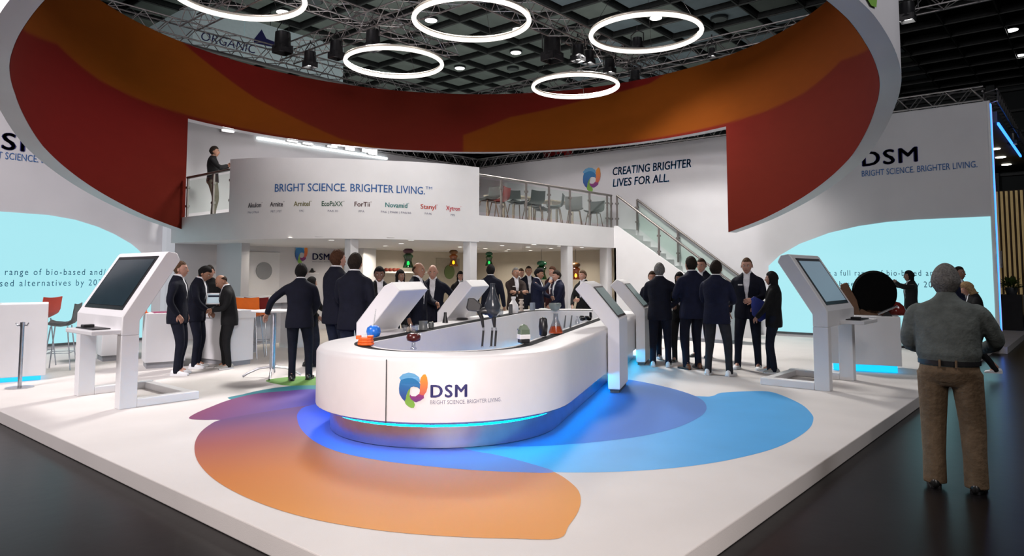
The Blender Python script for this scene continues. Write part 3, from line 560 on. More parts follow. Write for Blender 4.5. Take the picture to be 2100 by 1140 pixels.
# ------------------------------------------------------------------ plinths, tables, stools
q = np.array([13.347, 2.724, P]); ang = radians(106)
t = thing('display_plinth', 'white display plinth with blue glow underneath, under the big black wheel', 'plinth', q, ang)
B(0, 0, .12, 1.05, .9, .9).build('body', WHITE, t, bev=.008); B(.06, .06, .01, .99, .84, .12).build('glowing_base', em('cyan_glow_base', (0, .5, 1), 1.6), t)
PO = t
wc = at(1797, 604, 1.3); wd = np.array([cos(AU), sin(AU)]); wp = q[:2] + np.array([cos(ang), sin(ang)]) * .42 + np.array([-sin(ang), cos(ang)]) * .42
WP = q[:2] + np.array([cos(ang) * .46 - sin(ang) * -.45, sin(ang) * .46 + cos(ang) * -.45]); WPc = project((*(q[:2] + np.array([cos(ang), sin(ang)]) * .5), 1.3))
t = thing('wheel_exhibit', 'big matt black wheel on a bronze cradle on the right plinth', 'wheel', (*q[:2], P + .9), ang)
WX = .33; m = MB(); n = 40; prof = [(.04, -.02), (.10, .0), (.22, .02), (.27, .0), (.31, .02), (.335, .06), (.34, .16), (.335, .26), (.31, .3), (.04, .3)]
m.loft([[(WX + r * cos(a), .2 + y, .37 + 1.1 * r * sin(a)) for a in np.arange(n) * 2 * pi / n] for r, y in prof]); m.build('tyre', M('matt_black_rubber', (.003, .003, .003), .9, noise=.2, spec=.05), t, 40)
for k in range(14): a = k * .9; r = .02 + k * .005; MB().lathe([(.001, -.006), (.006, 0)], (WX + r * cos(a), .2 - .02, .35 + r * sin(a)), 6).build('bolt', METAL, t)
BRZ = M('bronze_brown', (.12, .06, .03), .45, .3, noise=.25)
MB().prism([(.55, .12, 0), (.84, .12, 0), (.84, .12, .5), (.74, .12, .54), (.6, .12, .25)], (0, .4, 0)).build('cradle', BRZ, t, bev=.01); MB().prism([(.1, .14, 0), (.6, .14, 0), (.55, .14, .1), (.16, .14, .06)], (0, .36, 0)).build('base', BRZ, t, bev=.01)
t = thing('tinted_dome', 'dark red glossy dome under glass beside the black wheel', 'exhibit', (*(q[:2] + np.array([cos(ang) * .02 - sin(ang) * .32, sin(ang) * .02 + cos(ang) * .32])), P + .9), 0)
MB().lathe([(.15, 0), (.16, .06), (.13, .15), (.07, .21), (.001, .23)], n=24).build('dome', M('dark_red_gloss', (.16, .02, .015), .15, noise=.2), t, 60); MB().lathe([(.17, 0), (.18, .01), (.16, .015)], n=24).build('rim', METAL, t, 60)
t = thing('tablet_holder', 'small silver tablet on a slanted holder beside the dark red dome', 'tablet', (*(q[:2] + np.array([cos(ang) * -.0 - sin(ang) * .62, sin(ang) * -.0 + cos(ang) * .62])), P + .9), ang)
MB().prism([(.02, 0, .16), (.3, 0, .02), (.31, 0, .04), (.03, 0, .18)], (0, .2, 0)).build('tablet', METAL, t, bev=.004); MB().prism([(.1, .06, 0), (.26, .06, 0), (.16, .06, .09)], (0, .08, 0)).build('stand', BLACK, t)
t = thing('glass_jar', 'small clear glass jar at the front edge of the right plinth', 'jar', (*(q[:2] + np.array([cos(ang) * .12 - sin(ang) * .1, sin(ang) * .12 + cos(ang) * .1])), P + .9)); MB().lathe([(.03, 0), (.035, .02), (.03, .1), (.02, .13), (.018, .13), (.026, .09), (.03, .02), (.001, .015)], n=16).build('glass', CLEAR, t, 50); MB().lathe([(.02, .13), (.022, .15), (.001, .152)], n=14).build('lid', METAL, t, 50)
# left foreground counter with glow and stanchion
qa = at(93, 779); r_ = ray(93, 700); an = atan2(r_[1], r_[0]) - pi / 2; qb = qa - np.array([cos(an), sin(an), 0]) * 1.7
t = thing('reception_desk', 'pale grey reception desk with blue glow underneath at the left edge', 'desk', (qb[0], qb[1], P), an)
Lq = hypot(*(qa - qb)[:2]); B(0, 0, .07, Lq, .8, 1.14).build('body', WHITE, t, bev=.008); B(.1, .04, .005, Lq - .06, .7, .07).build('glowing_base', em('cyan_glow_base', (0, .5, 1), 1.6), t)
B(Lq - .9, .1, 1.141, Lq - .62, .5, 1.2).build('raised_box', WHITE, t, bev=.005)
t = thing('stanchion', 'brushed steel stanchion with round base in front of the reception desk', 'stanchion', at(40, 795)); MB().lathe([(.001, 0), (.17, 0), (.17, .01), (.02, .025), (.001, .025)], n=28).build('base', METAL, t, 40)
MB().tube([(0, 0, .02), (0, 0, .86)], .026, 12).build('post', METAL, t, 60); MB().lathe([(.03, 0), (.032, .06), (.001, .065)], (0, 0, .85), 12).build('cap', METAL, t, 50)
for s_ in (-1, 1):
    d_ = np.array([sin(AU), -cos(AU), 0]) * s_; MB().tube([d_ * .02 + (0, 0, .87), d_ * .07 + (0, 0, .865), d_ * .09 + (0, 0, .9)], .011, 8).build('rope_hook', METAL, t, 60)
# left plinth
qa = at(296, 757); t = thing('display_plinth', 'white plinth with grey base carrying an orange helmet at left', 'plinth', qa, radians(-17)); B(0, 0, .1, .62, .6, .92).build('body', WHITE, t, bev=.006); B(.03, .03, 0, .6, .58, .1).build('recessed_base', M('grey_base', (.3, .3, .32), .5), t)
t = thing('purple_sheet', 'thin purple plastic sheet lying on the left white plinth', 'sheet', (*qa[:2], P + .92), radians(-17)); B(.12, .1, 0, .6, .5, .012).build('sheet', M('purple_plastic', (.3, .02, .1), .3), t, bev=.003)
t = thing('helmet', 'orange hard helmet on the left white plinth', 'helmet', (*(qa[:2] + np.array([-.02, .28])), P + .92), radians(-17)); OG = M('orange_plastic', (.8, .13, .02), .35, noise=.05)
MB().lathe([(.14, .0), (.13, .06), (.1, .12), (.05, .15), (.001, .155)], n=24).build('shell', OG, t, 60); MB().lathe([(.15, 0), (.16, .008), (.13, .012)], n=24).build('brim', OG, t, 60); MB().box(-.012, -.12, .08, .012, .1, .165).build('ridge', OG, t, bev=.008)
qa = at(207, 742); t = thing('display_plinth', 'white plinth seen through the legs of the left kiosk', 'plinth', qa, radians(-10)); B(0, 0, .1, .6, .6, .78).build('body', WHITE, t, bev=.006); B(.03, .03, 0, .57, .57, .1).build('recessed_base', MC['grey_base'], t)
# shell chairs and stools
def shell(z, w=.24, d=.22, h=.36):
    m = MB(); n = 9; rings = []
    prof = [(.95, .03), (.6, .0), (0, -.015), (-.5, .0), (-.85, .04), (-1.0, .14), (-1.06, .26), (-1.12, .36)]
    g = []
    for i, (y, zz) in enumerate(prof):
        for k in range(n): x = -1 + 2 * k / (n - 1); g.append((x * w, y * d, z + zz * h / .36 + .05 * x * x * (1 if i < 5 else .3)))
    for i, (y, zz) in enumerate(prof):
        for k in range(n): x = -1 + 2 * k / (n - 1); g.append((x * w * .98, y * d + (.018 if i > 4 else 0), z + zz * h / .36 + .05 * x * x * (1 if i < 5 else .3) + (.018 if i <= 5 else 0)))
    N_ = len(prof) * n; fs = []
    for i in range(len(prof) - 1):
        for k in range(n - 1): a = i * n + k; fs += [(a, a + 1, a + n + 1, a + n), (a + N_, a + n + N_, a + n + 1 + N_, a + 1 + N_)]
    edge = [k for k in range(n)] + [i * n + n - 1 for i in range(1, len(prof))] + [(len(prof) - 1) * n + k for k in range(n - 2, -1, -1)] + [i * n for i in range(len(prof) - 2, 0, -1)]
    for i in range(len(edge)): a, b = edge[i], edge[(i + 1) % len(edge)]; fs.append((a, b, b + N_, a + N_))
    return m.add(g, fs)
WOODL = M('dark_wood', (.12, .07, .045), .5, noise=.3, scale=20)
def chair(name, loc, rz, lab, col, cat, h=.44, bar=False, group=None, legm=None):
    t = thing(name, lab, cat, loc, rz, group); shell(h).build('seat_shell', col, t, 60)
    for sx in (-1, 1):
        for sy in (-1, 1): MB().tube([(sx * .14, sy * .12, h + .0), (sx * .21, sy * .2, 0)], [.014, .011] if not bar else .01, 8).build('leg', legm or WOODL, t, 60)
    if bar: MB().tube([(.185, .17, .28), (-.185, .17, .28), (-.185, -.17, .28), (.185, -.17, .28)], .008, 6, closed=True).build('footrest', METAL, t, 60)
    else: MB().cbox((0, 0, h - .01), (.3, .26, .015)).build('seat_frame', BLACK, t)
    return t
GS = M('grey_shell', (.045, .055, .055), .45, noise=.08); DG = M('dark_shell', (.012, .016, .016), .45, noise=.1); RS = M('red_shell', (.16, .015, .015), .4, noise=.1); LG = M('light_grey_shell', (.1, .1, .1), .5, noise=.05)
chair('bar_stool', tuple(at(122, 757)), AU + radians(20), 'grey shell bar stool on thin steel legs beside the left kiosk', GS, 'stool', .72, True, legm=METAL)
chair('bar_stool', tuple(at(74, 752)), AU, 'bar stool whose red back shows behind the reception desk', M('bright_red_shell', (.5, .05, .03), .4), 'stool', .82, True, legm=METAL)
OS = M('orange_shell', (.75, .15, .01), .35, noise=.05); 
chair('bar_stool', tuple(at(512, 735)), AU + radians(-90), 'orange bar stool in front of the white bar behind the left group', OS, 'stool', .78, True, legm=METAL)
chair('bar_stool', tuple(at(532, 728)), AU + radians(-90), 'dark red bar stool just right of the orange bar stool', RS, 'stool', .76, True, legm=METAL)
chair('bar_stool', tuple(at(1322, 712)), AU + radians(60), 'orange bar stool beside the grey-haired man, by the long white bench', M('vermilion_shell', (.8, .1, .02), .35), 'stool', .66, True, legm=METAL)
# high table with arched feet
q = at(558, 772); t = thing('high_table', 'round white high table on a steel post with arched feet', 'table', q, .6)
MB().lathe([(.001, 0), (.33, 0), (.34, .012), (.33, .025), (.001, .025)], (0, 0, 1.0), 36).build('tabletop', WHITE, t, 40); MB().tube([(0, 0, .12), (0, 0, 1.0)], .045, 16).build('post', METAL, t, 60)
for k in range(4): a = k * pi / 2 + .35; MB().tube([(.03 * cos(a), .03 * sin(a), .15), (.2 * cos(a), .2 * sin(a), .13), (.36 * cos(a), .36 * sin(a), .06), (.43 * cos(a), .43 * sin(a), .015)], .016, 8).build('foot', METAL, t, 60)
# white bars
def bar(px0, px1, z, lab, dep=.5, open_=False):
    a, b = at(*px0), at(*px1); L_ = hypot(*(b - a)[:2]); t = thing('white_bar', lab, 'bar counter', a, atan2(b[1] - a[1], b[0] - a[0]))
    B(0, 0, z - .14, L_, dep, z).build('top', WHITE, t, bev=.006); 
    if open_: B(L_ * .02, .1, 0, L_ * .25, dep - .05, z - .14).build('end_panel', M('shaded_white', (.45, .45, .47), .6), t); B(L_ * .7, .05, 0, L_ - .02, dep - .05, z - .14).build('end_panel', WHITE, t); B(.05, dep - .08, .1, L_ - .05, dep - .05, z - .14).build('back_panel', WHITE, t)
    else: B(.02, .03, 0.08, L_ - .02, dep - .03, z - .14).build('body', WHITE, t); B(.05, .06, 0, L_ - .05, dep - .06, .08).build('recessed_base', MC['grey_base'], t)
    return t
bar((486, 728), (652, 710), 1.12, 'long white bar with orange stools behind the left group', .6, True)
bar((1295, 690), (1500, 706), 1.05, 'long white bench counter under the stairs behind the right group', .6)
bar((396, 742), (470, 752), .95, 'white low block behind the left group', .5)
# counter shown behind posts: shelf boards at the back wall
t = thing('wall_shelf', 'long white shelf on the back wall behind the green glass lamp', 'shelf', (13.6, 16.6, 1.74)); B(0, 0, 0, 1.7, .33, .05).build('board', WHITE, t); B(.05, .28, -.25, .1, .33, 0).build('bracket', METAL, t)
for k in range(4): o = MB().lathe([(.03, 0), (.07, .03), (.075, .07), (.05, .1), (.001, .11)], n=14).build('red_pot', M('brick_red', (.25, .04, .02), .5), None, 60, loc=(13.75 + k * .16, 16.75, 1.79)); tag(o, 'small red pot on the long white back shelf, ' + ('leftmost of four', 'second from the left', 'third from the left', 'rightmost of four')[k], 'pot', 'red pots on the back shelf')
for k, (z, w) in enumerate(((1.72, .3), (1.6, .3), (1.24, .42))):
    x = (11.05, 11.75, 11.7)[k]; t = thing('wall_shelf', 'small white wall shelf %s the company mark, carrying a dark exhibit' % ('left below', 'right below', 'lowest below')[k], 'shelf', (x, 16.75, z)); B(0, 0, 0, w, .24, .03).build('board', WHITE, t)
    t = thing('small_exhibit', 'dark small moulded part on the %s shelf under the company mark' % ('left', 'upper right', 'lower right')[k], 'exhibit', (x + .15, 16.87, z + .031)); MB().lathe([(.05, 0), (.08, .03), (.04, .08), (.03, .12), (.001, .13)], n=12).build('moulding', BLACK, t, 50); MB().tube([(-.09, 0, .02), (.1, 0, .035)], .02, 8).build('base', M('brown_part', (.2, .09, .05), .5), t, 60)
# coloured glass lamps
GG = glassmat('green_glass', (.05, .5, .2), .9, .1); YG = glassmat('amber_glass', (.85, .5, .06), .9, .1); GD = M('green_dark_glass', (.01, .08, .04), .2); 
def glamp(px, py0, py1, v, lab, g, top):
    p = atV(px, py1, v); z1 = atV(px, py0, v)[2]; h = z1 - p[2]; t = thing('pendant_lamp', lab, 'pendant lamp', (p[0], p[1], p[2]))
    MB().lathe([(.26 * h, 0), (.27 * h, .04 * h), (.17 * h, .35 * h), (.2 * h, .5 * h), (.25 * h, .58 * h), (.24 * h, .64 * h), (.13 * h, .72 * h), (.12 * h, .70 * h), (.23 * h, .6 * h), (.16 * h, .36 * h), (.25 * h, .03 * h)], n=24).build('glass_shade', g, t, 60)
    MB().lathe([(.1 * h, .7 * h), (.25 * h, .78 * h), (.27 * h, .88 * h), (.18 * h, .97 * h), (.001, h)], n=20).build('top_shade', top, t, 60)
    MB().lathe([(.001, 0), (.07 * h, .05 * h), (.07 * h, .14 * h), (.03 * h, .22 * h)], (0, 0, .12 * h), 14).build('bulb', em('warm_bulb', (1, .85, .6), 12), t, 60)
    MB().tube([(0, 0, h), (0, 0, 2.45 - p[2])], .006, 6).build('cord', BLACK, t); return p
AMB = M('amber_dark', (.12, .05, .01), .3)
glamp(837, 509, 549, 15.4, 'green glass pendant lamp, leftmost, above the back shelf', GG, M('plum_glass', (.06, .01, .03), .3)); glamp(930, 512, 546, 15.2, 'amber glass pendant lamp with glowing bulb left of the middle column', YG, AMB)
glamp(1003, 516, 545, 15.0, 'green glass pendant lamp just right of the middle column', GG, GD); glamp(1111, 534, 573, 12.8, 'green glass pendant lamp between the men by the right column', GG, GD); glamp(1181, 538, 573, 12.0, 'amber glass pendant lamp just right of the right column', YG, AMB)
# balcony furniture
for k, (px, vv, col, lab, rot) in enumerate(((1000, 11.3, DG, 'dark shell chair at the left end of the balcony row', 80), (1022, 11.35, RS, 'dark red shell chair on the balcony', 20), (1060, 11.2, DG, 'dark shell chair right of the red one on the balcony', 160), (1092, 11.2, DG, 'dark grey shell chair in the middle of the balcony row', -10),
        (1112, 11.9, DG, 'dark shell chair behind the second balcony table', 180), (1138, 11.2, GS, 'grey shell chair under the second balcony table', 30), (1178, 11.2, LG, 'light grey shell chair on the balcony, second from the right', -60), (1218, 11.25, GS, 'grey shell chair at the right end of the balcony row', 100))):
    x = atV(px, 440, vv)[0]; chair('shell_chair', (x, vv, 3.035), radians(rot), lab, col, 'chair', .46, group='shell chairs on the balcony')
for px, lab in ((1058, 'pale wooden table on the balcony, left of two'), (1150, 'pale wooden table on the balcony, right of two')):
    x = atV(px, 420, 11.6)[0]; t = thing('balcony_table', lab, 'table', (x, 11.85, 3.032)); m_ = M('pale_wood', (.4, .33, .26), .5, noise=.15, scale=12); B(-.6, -.35, .7, .6, .35, .74).build('tabletop', m_, t, bev=.006)
    for sx in (-.52, .52):
        for sy in (-.28, .28): B(sx - .025, sy - .025, 0, sx + .025, sy + .025, .7).build('leg', m_, t)
# wooden slat wall, planter beyond the right wall
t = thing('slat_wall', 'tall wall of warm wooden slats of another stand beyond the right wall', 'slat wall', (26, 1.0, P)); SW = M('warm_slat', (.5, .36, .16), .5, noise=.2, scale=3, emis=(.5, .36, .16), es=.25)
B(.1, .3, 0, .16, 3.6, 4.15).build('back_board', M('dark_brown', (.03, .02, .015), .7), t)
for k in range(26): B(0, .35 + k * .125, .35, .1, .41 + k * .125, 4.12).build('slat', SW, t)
t = thing('planter', 'leafy plant in a tall black planter in front of the slat wall', 'planter', (24.2, 1.62 + .35, P)); B(-.25, -.25, .0, .25, .25, 1.0).build('box', BLACK, t, bev=.01)
m = MB()
for k in range(140):
    a, e, l = rng.uniform(0, 6.28), rng.uniform(.2, 1.4), rng.uniform(.15, .5); d = np.array([cos(a) * cos(e), sin(a) * cos(e), sin(e)]); b = np.array([0, 0, 1.15]) + d * l * .5; s = np.cross(d, (0, 0, 1)); s /= np.linalg.norm(s); tip = b + d * .2 - np.array([0, 0, .03]); w = .03
    m.add([b, b + d * .1 + s * w, tip, b + d * .1 - s * w], [(0, 1, 2, 3)])
m.build('foliage', M('plant_green', (.08, .13, .03), .6, noise=.4), t)['kind'] = 'stuff'
MB().lathe([(.12, 0), (.16, .15), (.14, .2), (.001, .2)], (0, 0, 1.0), 14).build('pot', DARK, t, 50)
t = thing('glowing_plinth', 'white plinth with blue glow beyond the right wall, beside the planter', 'plinth', (24.9, 1.75, P)); B(0, 0, .1, .8, .8, .95).build('body', M('bluish_white', (.5, .6, .7), .5), t); B(.02, -.02, .02, .8, .02, .09).build('led_strip', LEDB, t); B(-.03, 0, .02, 0, .8, .09).build('led_strip', LEDB, t)
# ------------------------------------------------------------------ exhibits on the counter
ZT = P + .851
def ex(name, px, py, lab, cat, z=ZT - .004, rz=None): return thing(name, lab, cat, at(px, py, z), CA if rz is None else rz)
BLU = M('clear_blue_plastic', (.02, .16, .62), .3, noise=.15, scale=30)
t = ex('flask', 766, 692, 'round blue flask with a thin clear neck at the left end of the counter', 'flask'); MB().lathe([(.03, 0), (.07, .02), (.085, .07), (.075, .115), (.04, .14), (.001, .142)], n=24).build('bulb', BLU, t, 60); MB().tube([(0, 0, .13), (.03, .0, .26), (.05, 0, .33)], [.008, .006, .004], 8).build('neck', CLEAR, t, 60)
t = ex('connector_block', 750, 707, 'orange ribbed plastic block in front of the blue flask', 'block', rz=AU - pi / 2)
for k in range(3): MB().lathe([(.001, 0), (.085 - .005 * k, 0), (.09 - .005 * k, .01), (.085 - .005 * k, .025), (.001, .026)], (0, 0, .027 * k), 10).build('ribbed_layer', OG, t, 30)
MB().box(-.1, -.03, .06, -.05, .03, .1).build('lug', OG, t, bev=.008); MB().box(.02, -.05, .08, .08, .03, .1).build('lug', OG, t, bev=.008)
t = ex('glass_dish', 842, 682, 'clear glass dish with small white parts beside the near left kiosk', 'dish'); MB().lathe([(.06, 0), (.1, .03), (.11, .1), (.105, .1), (.09, .03), (.001, .01)], n=24).build('glass', CLEAR, t, 60)
for k in range(5): MB().lathe([(.02, 0), (.025, .02), (.012, .04), (.001, .045)], (.04 * cos(k * 1.3), .04 * sin(k * 1.3), .012 + .02 * (k % 2)), 10).build('pellet', M('ivory_part', (.6, .5, .42), .5), t, 60)
t = ex('grey_beaker', 868, 676, 'grey ribbed beaker right of the glass dish', 'beaker'); MB().lathe([(.055, 0), (.058, .04), (.055, .05), (.058, .1), (.062, .115), (.05, .115), (.045, .01), (.001, .01)], n=20).build('beaker', M('grey_plastic', (.12, .13, .13), .4), t, 50)
t = ex('grey_beaker', 884, 673, 'smaller dark grey beaker beside the ribbed one', 'beaker'); MB().lathe([(.035, 0), (.04, .05), (.034, .08), (.02, .085), (.001, .085)], n=16).build('beaker', M('grey_plastic_dark', (.07, .075, .075), .4), t, 50)
t = ex('black_cone', 913, 662, 'small black cone standing before the far left kiosk', 'part'); MB().lathe([(.045, 0), (.04, .03), (.022, .11), (.022, .16), (.001, .162)], n=16).build('cone', BLACK, t, 50)
t = ex('black_disc', 948, 656, 'flat black disc at the foot of the far left kiosk', 'part'); MB().lathe([(.08, 0), (.1, .015), (.08, .035), (.001, .04)], n=20).build('disc', BLACK, t, 50)
t = ex('ball_bearing', 848, 716, 'dark red ribbed ball on a clear stand inside the front of the counter', 'part'); MB().lathe([(.03, 0), (.032, .01), (.02, .02), (.02, .075), (.001, .076)], n=14).build('stand', CLEAR, t, 60); MB().lathe([(.03, 0), (.065, .012), (.072, .045), (.06, .075), (.03, .085), (.001, .086)], (0, 0, .075), 20).build('ball', M('dark_maroon', (.06, .01, .01), .25), t, 60)
for k in range(3): MB().lathe([(.001, -.004), (.009, 0), (.001, .004)], (-.035 + .035 * k, -.062, .145), 8).build('stud', METAL, t, 60)
# pedal parts on rods
t = ex('pedal_exhibit', 1000, 712, 'pair of black pedal mouldings raised on rods at the middle of the counter front', 'exhibit', rz=AU - pi / 2)
for x in (-.055, .035, .075):
    MB().tube([(x, 0, 0), (x, 0, .012)], .015, 10).build('rod_foot', METAL, t, 60); MB().tube([(x, 0, .01), (x + .012, 0, .17)], .011, 8).build('rod', BLACK, t, 60)
    MB().tube([(x + .012, 0, .17), (x + .01, 0, .2)], .009, 8).build('rod_tip', METAL, t, 60)
MB().tube([(-.045, 0, .2), (-.06, 0, .3), (-.09, 0, .36), (-.02, 0, .37), (.06, 0, .34), (.07, 0, .2)], [.012, .02, .04, .045, .035, .012], 10).build('arm', BLACK, t, 60)
MB().prism([(-.22, -.03, .40), (-.2, -.03, .5), (-.14, -.03, .5), (-.06, -.03, .43), (-.08, -.03, .36), (-.2, -.03, .37)], (0, .06, 0)).build('pedal_pad', BLACK, t, bev=.01)
MB().lathe([(.03, 0), (.07, .05), (.085, .12), (.06, .19), (.03, .27), (.022, .32), (.026, .35), (.001, .352)], (.05, 0, .3), 16).build('bottle_shape', M('dark_translucent', (.03, .035, .045), .2), t, 60)
t = ex('car_model', 1074, 703, 'green and white tapering model with dark base, right of the pedal parts', 'model', rz=AU - pi / 2 + .4); t.scale = (.62, .62, .72)
MB().box(-.09, -.07, 0, .09, .07, .06).build('base', BLACK, t, bev=.015); MB().loft([[(x * a, y * b, z) for x, y in ((-1, -1), (1, -1), (1, 1), (-1, 1))] for a, b, z in ((.1, .08, .06), (.095, .08, .12), (.09, .07, .13))]).build('white_band', WHITE, t, bev=.01)
MB().loft([[(x * a, y * b, z) for x, y in ((-1, -1), (1, -1), (1, 1), (-1, 1))] for a, b, z in ((.09, .075, .13), (.085, .07, .2), (.05, .04, .26), (.012, .012, .28))]).build('green_cap', M('grey_green', (.12, .16, .11), .4), t, bev=.012); MB().tube([(-.1, 0, .2), (-.12, 0, .21)], .012, 8).build('peg', METAL, t, 60)
t = ex('black_roller', 1114, 690, 'black oval roller standing between the green model and the orange flask', 'roller', rz=AU - pi / 2); MB().lathe([(.02, 0), (.045, .02), (.055, .12), (.045, .21), (.02, .23), (.001, .232)], n=20).build('roller', BLACK, t, 60); MB().lathe([(.04, 0), (.04, .008), (.001, .01)], n=16).build('foot', METAL, t, 50)
t = ex('conical_flask', 1140, 684, 'conical glass flask half filled with orange liquid', 'flask'); MB().lathe([(.09, 0), (.095, .02), (.035, .18), (.03, .24), (.036, .25), (.028, .25), (.03, .18), (.088, .02), (.001, .006)], n=28).build('glass', CLEAR, t, 60); MB().lathe([(.085, .008), (.088, .02), (.062, .09), (.001, .091)], n=24).build('liquid', M('orange_liquid', (.8, .12, .03), .2), t, 60)
t = ex('tongs', 1163, 672, 'two thin dark upright blades right of the orange flask', 'part', rz=AU - pi / 2); 
for x in (-.04, .045): MB().prism([(x - .012, 0, 0), (x + .012, 0, 0), (x + .03, 0, .17), (x + .015, 0, .17)], (0, .015, 0)).build('blade', DARK, t)
t = ex('small_bottle', 1184, 664, 'small clear bottle left of the black gear on the right counter edge', 'bottle'); MB().lathe([(.035, 0), (.035, .03), (.015, .07), (.012, .1), (.02, .11), (.001, .112)], n=14).build('glass', CLEAR, t, 60)
t = ex('gear_part', 1200, 658, 'black clustered gear moulding at the far right of the counter top', 'part')
for k in range(5): MB().lathe([(.001, 0), (.035, .01), (.045, .035), (.03, .06), (.001, .065)], (.06 * cos(k * 1.26), .06 * sin(k * 1.26), .02 * (k % 2)), 9).build('gear_lobe', BLACK, t, 40)
t = ex('bracket_part', 1214, 652, 'tiny black bracket next to the near right kiosk', 'part'); MB().prism([(-.04, 0, 0), (.04, 0, 0), (.03, 0, .03), (.0, 0, .04), (.0, 0, .09), (-.03, 0, .1)], (0, .04, 0)).build('bracket', BLACK, t, bev=.006)
t = ex('measuring_cup', 1026, 648, 'clear measuring cup on the far left counter edge', 'cup'); MB().lathe([(.05, 0), (.058, .12), (.052, .12), (.045, .01), (.001, .01)], n=18).build('glass', CLEAR, t, 60)
t = ex('black_case', 1047, 645, 'narrow black case in front of the white bottle', 'case', rz=AU - pi / 2); MB().box(-.035, -.03, 0, .035, .03, .19).build('case', BLACK, t, bev=.01)
t = ex('white_bottle', 1053, 642, 'white plastic bottle with a narrow neck on the far counter edge', 'bottle'); MB().lathe([(.08, 0), (.095, .03), (.098, .1), (.085, .16), (.045, .22), (.033, .25), (.045, .28), (.046, .31), (.001, .312)], n=24).build('bottle', M('bright_white_plastic', (.85, .84, .85), .3), t, 60)
t = ex('spool_stack', 1069, 638, 'stack of three small cream spools right of the white bottle', 'stack')
for k in range(3): MB().lathe([(.05, 0), (.05, .02), (.032, .03), (.032, .06), (.05, .07), (.05, .078), (.001, .079)], (0, 0, .08 * k), 16).build('spool', M('cream', (.6, .52, .46), .5), t, 40)
t = ex('small_cylinder', 1092, 636, 'small bluish translucent cylinder on the far counter edge', 'cylinder'); MB().lathe([(.055, 0), (.055, .15), (.001, .151)], n=16).build('cylinder', M('bluish_plastic', (.25, .3, .38), .3), t, 40)
t = ex('glass_bowl', 1138, 637, 'grey glass bowl at the far end of the counter', 'bowl'); MB().lathe([(.05, 0), (.09, .03), (.13, .1), (.12, .15), (.11, .14), (.11, .1), (.07, .04), (.001, .02)], n=20).build('glass', M('smoky_glass', (.16, .18, .17), .2), t, 60)
t = ex('leaflet_pile', 1114, 634, 'flat pale leaflet pile behind the counter end', 'leaflets'); 
for k in range(3): MB().box(-.1, -.07, .006 * k, .1, .07, .006 * k + .005).build('leaflet', WHITE, t)
t = ex('joint_part', 1262, 634, 'small black jointed moulding on the counter between the two right kiosks', 'part'); MB().tube([(0, 0, 0), (0, 0, .06), (.04, 0, .09), (.1, 0, .1)], [.025, .02, .018, .01], 8).build('joint', BLACK, t, 50)
# ------------------------------------------------------------------ people
SKIN = {k: M('skin_' + k, c, .55, noise=.06, scale=20) for k, c in dict(fair=(.42, .22, .16), tan=(.32, .16, .1), dark=(.18, .09, .06)).items()}
EYEW = M('eye_white', (.6, .6, .58), .3, noise=0); IRIS = M('iris_dark', (.02, .015, .01), .2, noise=0); LIP = M('lip', (.32, .11, .09), .5, noise=0)
def cloth(n, c, r=.85, b=.25): return M('cloth_' + n, c, r, noise=.18, scale=14, bump=b, bscale=28, spec=.2)
CL = dict(navy=cloth('navy', (.005, .006, .014)), navy2=cloth('deep_blue', (.007, .009, .026)), black=cloth('black', (.008, .008, .009)), char=cloth('charcoal', (.02, .021, .026)), jeans=cloth('jeans', (.01, .014, .03)), djeans=cloth('dark_jeans', (.007, .009, .018)),
          khaki=cloth('khaki', (.16, .11, .068), .9, .5), grey=cloth('grey_shirt', (.11, .125, .12), .85, .5), white=cloth('white_shirt', (.66, .66, .7)), brown=cloth('brown', (.03, .02, .018)), olive=cloth('olive_trousers', (.09, .085, .065)), wine=cloth('wine', (.03, .006, .008)))
SHOE = dict(white=M('white_sneaker', (.72, .72, .74), .5, noise=.03), black=M('black_shoe', (.012, .012, .012), .3, noise=.1), brown=M('brown_shoe', (.16, .06, .025), .35, noise=.15), greyw=M('grey_sneaker', (.35, .35, .33), .6, noise=.05))
HAIR = dict(black=(.008, .007, .007), brown=(.035, .018, .01), lbrown=(.09, .05, .028), grey=(.14, .135, .13), blond=(.28, .18, .09), red=(.055, .024, .012), silver=(.3, .29, .27), dark=(.018, .012, .009))
HAIRM = {k: M('hair_' + k, c, .8, noise=.35, scale=60, bump=.5, bscale=90, spec=.15) for k, c in HAIR.items()}
def ell(c, ax, ay, n=20, sq=2.3, nrm=None):
    q = np.arange(n) * 2 * pi / n; cx_ = np.sign(np.cos(q)) * np.abs(np.cos(q)) ** (2 / sq); sy_ = np.sign(np.sin(q)) * np.abs(np.sin(q)) ** (2 / sq)
    return np.stack([c[0] + ax * cx_, c[1] + ay * sy_, np.full(n, c[2])], 1)
def ik(a, b, l1, l2, pole):
    a, b = np.array(a, float), np.array(b, float); d = b - a; L = np.linalg.norm(d); mx = (l1 + l2) * .995
    if L > mx: b = a + d / L * mx; d = b - a; L = mx
    x = (l1 * l1 - l2 * l2 + L * L) / (2 * L); h = sqrt(max(l1 * l1 - x * x, 0)); u = d / L; p = np.array(pole, float); p = p - u * (p @ u); p /= np.linalg.norm(p) + 1e-9
    return a + u * x + p * h, b
def smoothtube(pts, rs, k=4):
    pts = [np.array(p, float) for p in pts]; out, ro = [], []
    for i in range(len(pts) - 1):
        for j in range(k): t = j / k; out.append(pts[i] * (1 - t) + pts[i + 1] * t); ro.append(rs[i] * (1 - t) + rs[i + 1] * t)
    out.append(pts[-1]); ro.append(rs[-1]); o2 = [p.copy() for p in out]
    for _ in range(2):
        for i in range(1, len(out) - 1): o2[i] = (out[i - 1] + out[i] * 2 + out[i + 1]) / 4
        out = [p.copy() for p in o2]
    return out, ro
